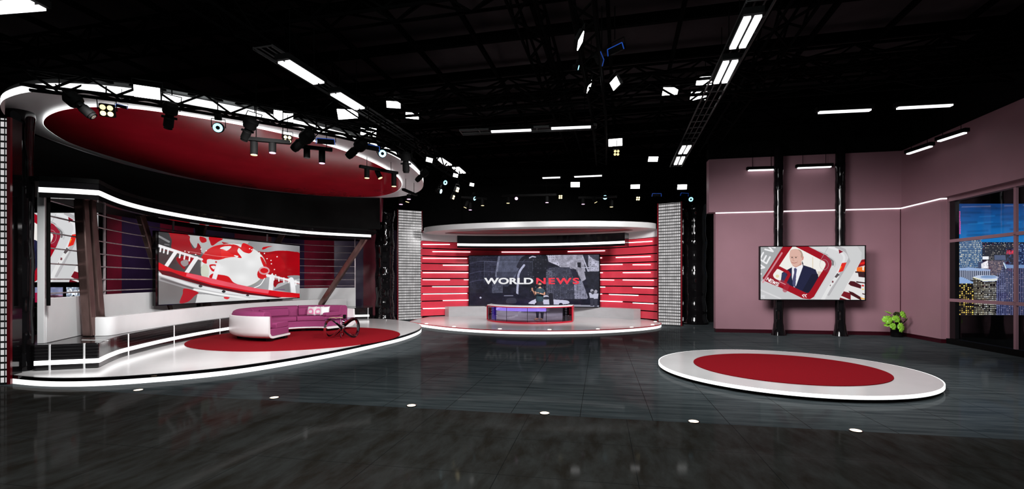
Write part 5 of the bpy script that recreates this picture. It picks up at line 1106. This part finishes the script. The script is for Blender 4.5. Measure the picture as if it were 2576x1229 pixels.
for sx in (-1,1):
    MB().ball(HC+Vector((sx*.03,-.082,.006)), (.014,.008,.008), 10, 6).build('eye', EYE, hdm, local=True, smooth=True); MB().ball(HC+Vector((sx*.03,-.089,.006)), (.006,.004,.006), 8, 6).build('iris', IR, hdm, local=True, smooth=True)
    MB().tube([HC+Vector((sx*.015,-.09,.026)), HC+Vector((sx*.03,-.091,.03)), HC+Vector((sx*.046,-.08,.025))], .0045, 6).build('eyebrow', HAIR, hdm, local=True, smooth=True)
    MB().ball(HC+Vector((sx*.077,0,-.002)), (.010,.018,.03), 8, 8).build('ear', SKIN, hdm, local=True, smooth=True)
MB().ball(HC+Vector((0,-.098,-.012)), (.012,.014,.024), 10, 8).build('nose', SKIN, hdm, local=True, smooth=True)
MB().ball(HC+Vector((0,-.088,-.054)), (.024,.008,.008), 10, 6).build('mouth', mat('lips', (.36,.12,.10), .5), hdm, local=True, smooth=True)
# hair cap and beard following the head
def shell(name, test, grow, dz=0):
    idx = {}; vv = []; ff = []
    for i in range(n2):
        for k in range(n1):
            q = [i*n1+k,(i+1)*n1+k,(i+1)*n1+(k+1)%n1,i*n1+(k+1)%n1]; c = sum((vs[j] for j in q), Vector())/4-HC
            if test(c): 
                for j in q:
                    if j not in idx: idx[j] = len(vv); d = vs[j]-HC; vv.append(HC+d*grow+Vector((0,0,dz)))
                ff.append([idx[j] for j in q])
    o = MB().add(vv, ff).build(name, HAIR, pr, local=True, smooth=True, angle=179); s_ = o.modifiers.new('thickness', 'SOLIDIFY'); s_.thickness = .012; s_.offset = 1; return o
shell('hair', lambda c: c.z > .048 or (c.y > .0 and c.z > -.03) or (c.z > .0 and c.y > -.03), 1.01)
shell('beard', lambda c: c.z < -.062 and c.y < .02 or (c.z < -.032 and c.y < -.0 and (abs(c.x) > .036 or c.z < -.066)) or (-.05 < c.z < -.036 and c.y < -.06), 1.012)
# hands with fingers
def hand(w, palm_dir, finger_dir, side):
    w = Vector(w); fd = Vector(finger_dir).normalized(); pn = Vector(palm_dir).normalized(); sd_ = fd.cross(pn).normalized()*side; V2 = [w, w+fd*.045, w+fd*.085]; Ed = [(0,1),(1,2)]; Rd = [(.024,.015),(.036,.015),(.036,.013)]
    for k, (o_, L_) in enumerate(((-.030,.062),(-.010,.074),(.011,.070),(.030,.054))):
        b = len(V2); p = w+fd*.088+sd_*o_; V2 += [p, p+fd*L_*.5+pn*.004+sd_*o_*.25, p+fd*L_+pn*.016+sd_*o_*.4]; Ed += [(2,b),(b,b+1),(b+1,b+2)]; Rd += [.0095,.0088,.007]
    b = len(V2); p = w+fd*.03-sd_*.036; V2 += [p, p+fd*.035-sd_*.028+pn*.01, p+fd*.062-sd_*.036+pn*.018]; Ed += [(1,b),(b,b+1),(b+1,b+2)]; Rd += [.013,.0105,.008]
    return skin('hand', V2, Ed, Rd, SKIN, pr, 2)
hand(Q(268,622,-.225), (.5,-.75,.1), (-.35,-.15,1), 1)
hand(Q(350,655,-.27), (.1,-.2,1), (-1,-.12,.42), 1)
# clothes
TS = [Q(392,835),Q(392,740,.01),Q(394,665,.01),Q(396,604,.01),Q(396,580,.0),Q(354,604,.01),Q(336,634,.0),Q(443,604,.01),Q(468,636,.0),Q(472,655,-.03),Q(328,652,-.02)]
skin('t_shirt', TS, [(0,1),(1,2),(2,3),(3,4),(3,5),(5,6),(3,7),(7,8),(8,9),(6,10)], [(.195,.14),(.185,.13),(.20,.14),(.155,.11),(.075,.065),.082,.07,.082,.07,.066,.066], SHIRT, pr)
skin('trousers', [Q(392,770),Q(392,835),Q(362,865),Q(356,950,-.01),Q(356,1010),Q(357,1094,.0),Q(427,865),Q(436,960,-.03),Q(436,1020,-.02),Q(432,1104,-.06)], [(0,1),(1,2),(2,3),(3,4),(4,5),(1,6),(6,7),(7,8),(8,9)], [(.14,.10),(.175,.13),.115,.09,.07,.058,.115,.09,.07,.058], PANTS, pr)
for x, y, dx, dy in ((357,1088,-.10,-.10),(430,1104,-.07,-.14)):
    a = Vector(Q(x, y, .03 if x < 400 else -.03)); z0_ = .0
    a.z = .055; b = a+Vector((dx*1.1, dy*1.1, -.015)); skin('shoe', [a+Vector((-dx*.35,-dy*.35,-.005)), a, b, b+Vector((dx*.45,dy*.45,-.008))], [(0,1),(1,2),(2,3)], [(.042,.045),(.048,.05),(.045,.036),(.036,.026)], SHOE, pr)
MB().lathe([(.034,-.012),(.036,0),(.034,.012)], Q(372,658,-.265), 16, Vector((1,.1,-.2)).normalized().to_track_quat('Z','Y').to_matrix()).build('wristwatch', BLACKM, pr, local=True, smooth=True)

# ================================================================ LIGHT
def lamp(kind, loc, target, watts, size=.3, col=(1,1,1), ang=90, size_y=None, blend=.6):
    l = bpy.data.lights.new('rig_or_fill_lamp', kind); l.energy = watts; l.color = col
    if kind == 'AREA':
        l.size = size
        if size_y: l.shape = 'RECTANGLE'; l.size_y = size_y
    else: l.shadow_soft_size = size
    if kind == 'SPOT': l.spot_size = math.radians(ang); l.spot_blend = blend
    o = bpy.data.objects.new('rig_or_fill_lamp', l); COL.objects.link(o); o.location = loc
    o.rotation_euler = (Vector(target)-Vector(loc)).to_track_quat('-Z', 'Y').to_euler(); return o
K = 1.08
for loc, tgt, w, s_, ang in [((-6.6,7.4,4.75),(-7.6,12.2,0),760,.25,84),((-4.3,8.2,4.75),(-7.3,14.2,0),860,.25,84),((-.7,9.9,4.75),(-6.8,16.2,.3),1400,.25,72),
   ((-1.8,17,5.4),(-6,18,0),500,.3,100),((2.0,15.4,4.9),(.6,22.8,1.9),800,.4,80),((5.6,15.0,4.9),(4.4,21.0,1.9),1500,.4,75),((-1.6,15.4,4.9),(-2.2,22.5,1.9),700,.4,75),((1.2,12.4,5.85),(1,20,0),900,.4,60)]:
    lamp('SPOT', loc, tgt, w*K, s_, (1,.985,.985), ang)
lamp('SPOT', (4.6,9.2,5.9), (5.6,9.7,0), 700, .25, (1,.985,.985), 85); lamp('SPOT', (2.0,9.5,6.0), (5.4,9.8,0), 500, .25, (1,.985,.985), 70); lamp('SPOT', (9.4,9.6,6.0), (6.4,9.7,0), 500, .25, (1,.985,.985), 70)
lamp('SPOT', (3.0,10.4,5.0), (9.8,17,1.5), 3900, 1.5, (1,.97,.98), 60, blend=1); lamp('SPOT', (7.4,9.6,5.0), (13.0,15.4,1.2), 1500, 1.5, (1,.97,.98), 62, blend=1)
lamp('SPOT', (-12.6,15.9,3.6), (-12.6,20,1.6), 130, .4, (1,.9,.95), 140); lamp('SPOT', (-9.6,22.2,3.6), (-8.0,25.5,1.6), 50, .4, (1,.9,.95), 150); lamp('SPOT', (-13.2,12.0,4.6), (-12.6,14.5,0), 120, .3, (1,1,1), 120)  # unseen lamps added to brighten what shows behind the rods
lamp('AREA', (-1,4.0,7.6), (-1,6,0), 540, 5, (.93,1,1.0), size_y=3)          # broad unseen fill added to brighten the open floor
w = bpy.data.worlds.new('night'); S.world = w; w.use_nodes = True
w.node_tree.nodes['Background'].inputs[0].default_value = (.9,.95,1,1); w.node_tree.nodes['Background'].inputs[1].default_value = .085  # even pale ambient added as fill, entering through the open front

cam = bpy.data.cameras.new('camera'); co_ = bpy.data.objects.new('camera', cam); COL.objects.link(co_); S.camera = co_
co_.location = (0,0,CH); co_.rotation_euler = (PI/2,0,0); cam.sensor_fit = 'HORIZONTAL'; cam.sensor_width = 36; cam.lens = F/2576*36; cam.shift_y = (HZ-614.5)/2576; cam.clip_end = 200; cam.clip_start = .05
vs_ = S.view_settings; vs_.view_transform = 'Standard'; vs_.look = 'None'; vs_.exposure = 0; vs_.gamma = 1; vs_.use_curve_mapping = False
S.cycles.use_denoising = True; S.cycles.use_adaptive_sampling = True; S.cycles.adaptive_threshold = .03; S.cycles.max_bounces = 6; S.cycles.diffuse_bounces = 3; S.cycles.glossy_bounces = 3; S.cycles.transparent_max_bounces = 12; S.cycles.sample_clamp_indirect = 4; S.cycles.sample_clamp_direct = 0
S.cycles.caustics_reflective = False; S.cycles.caustics_refractive = False
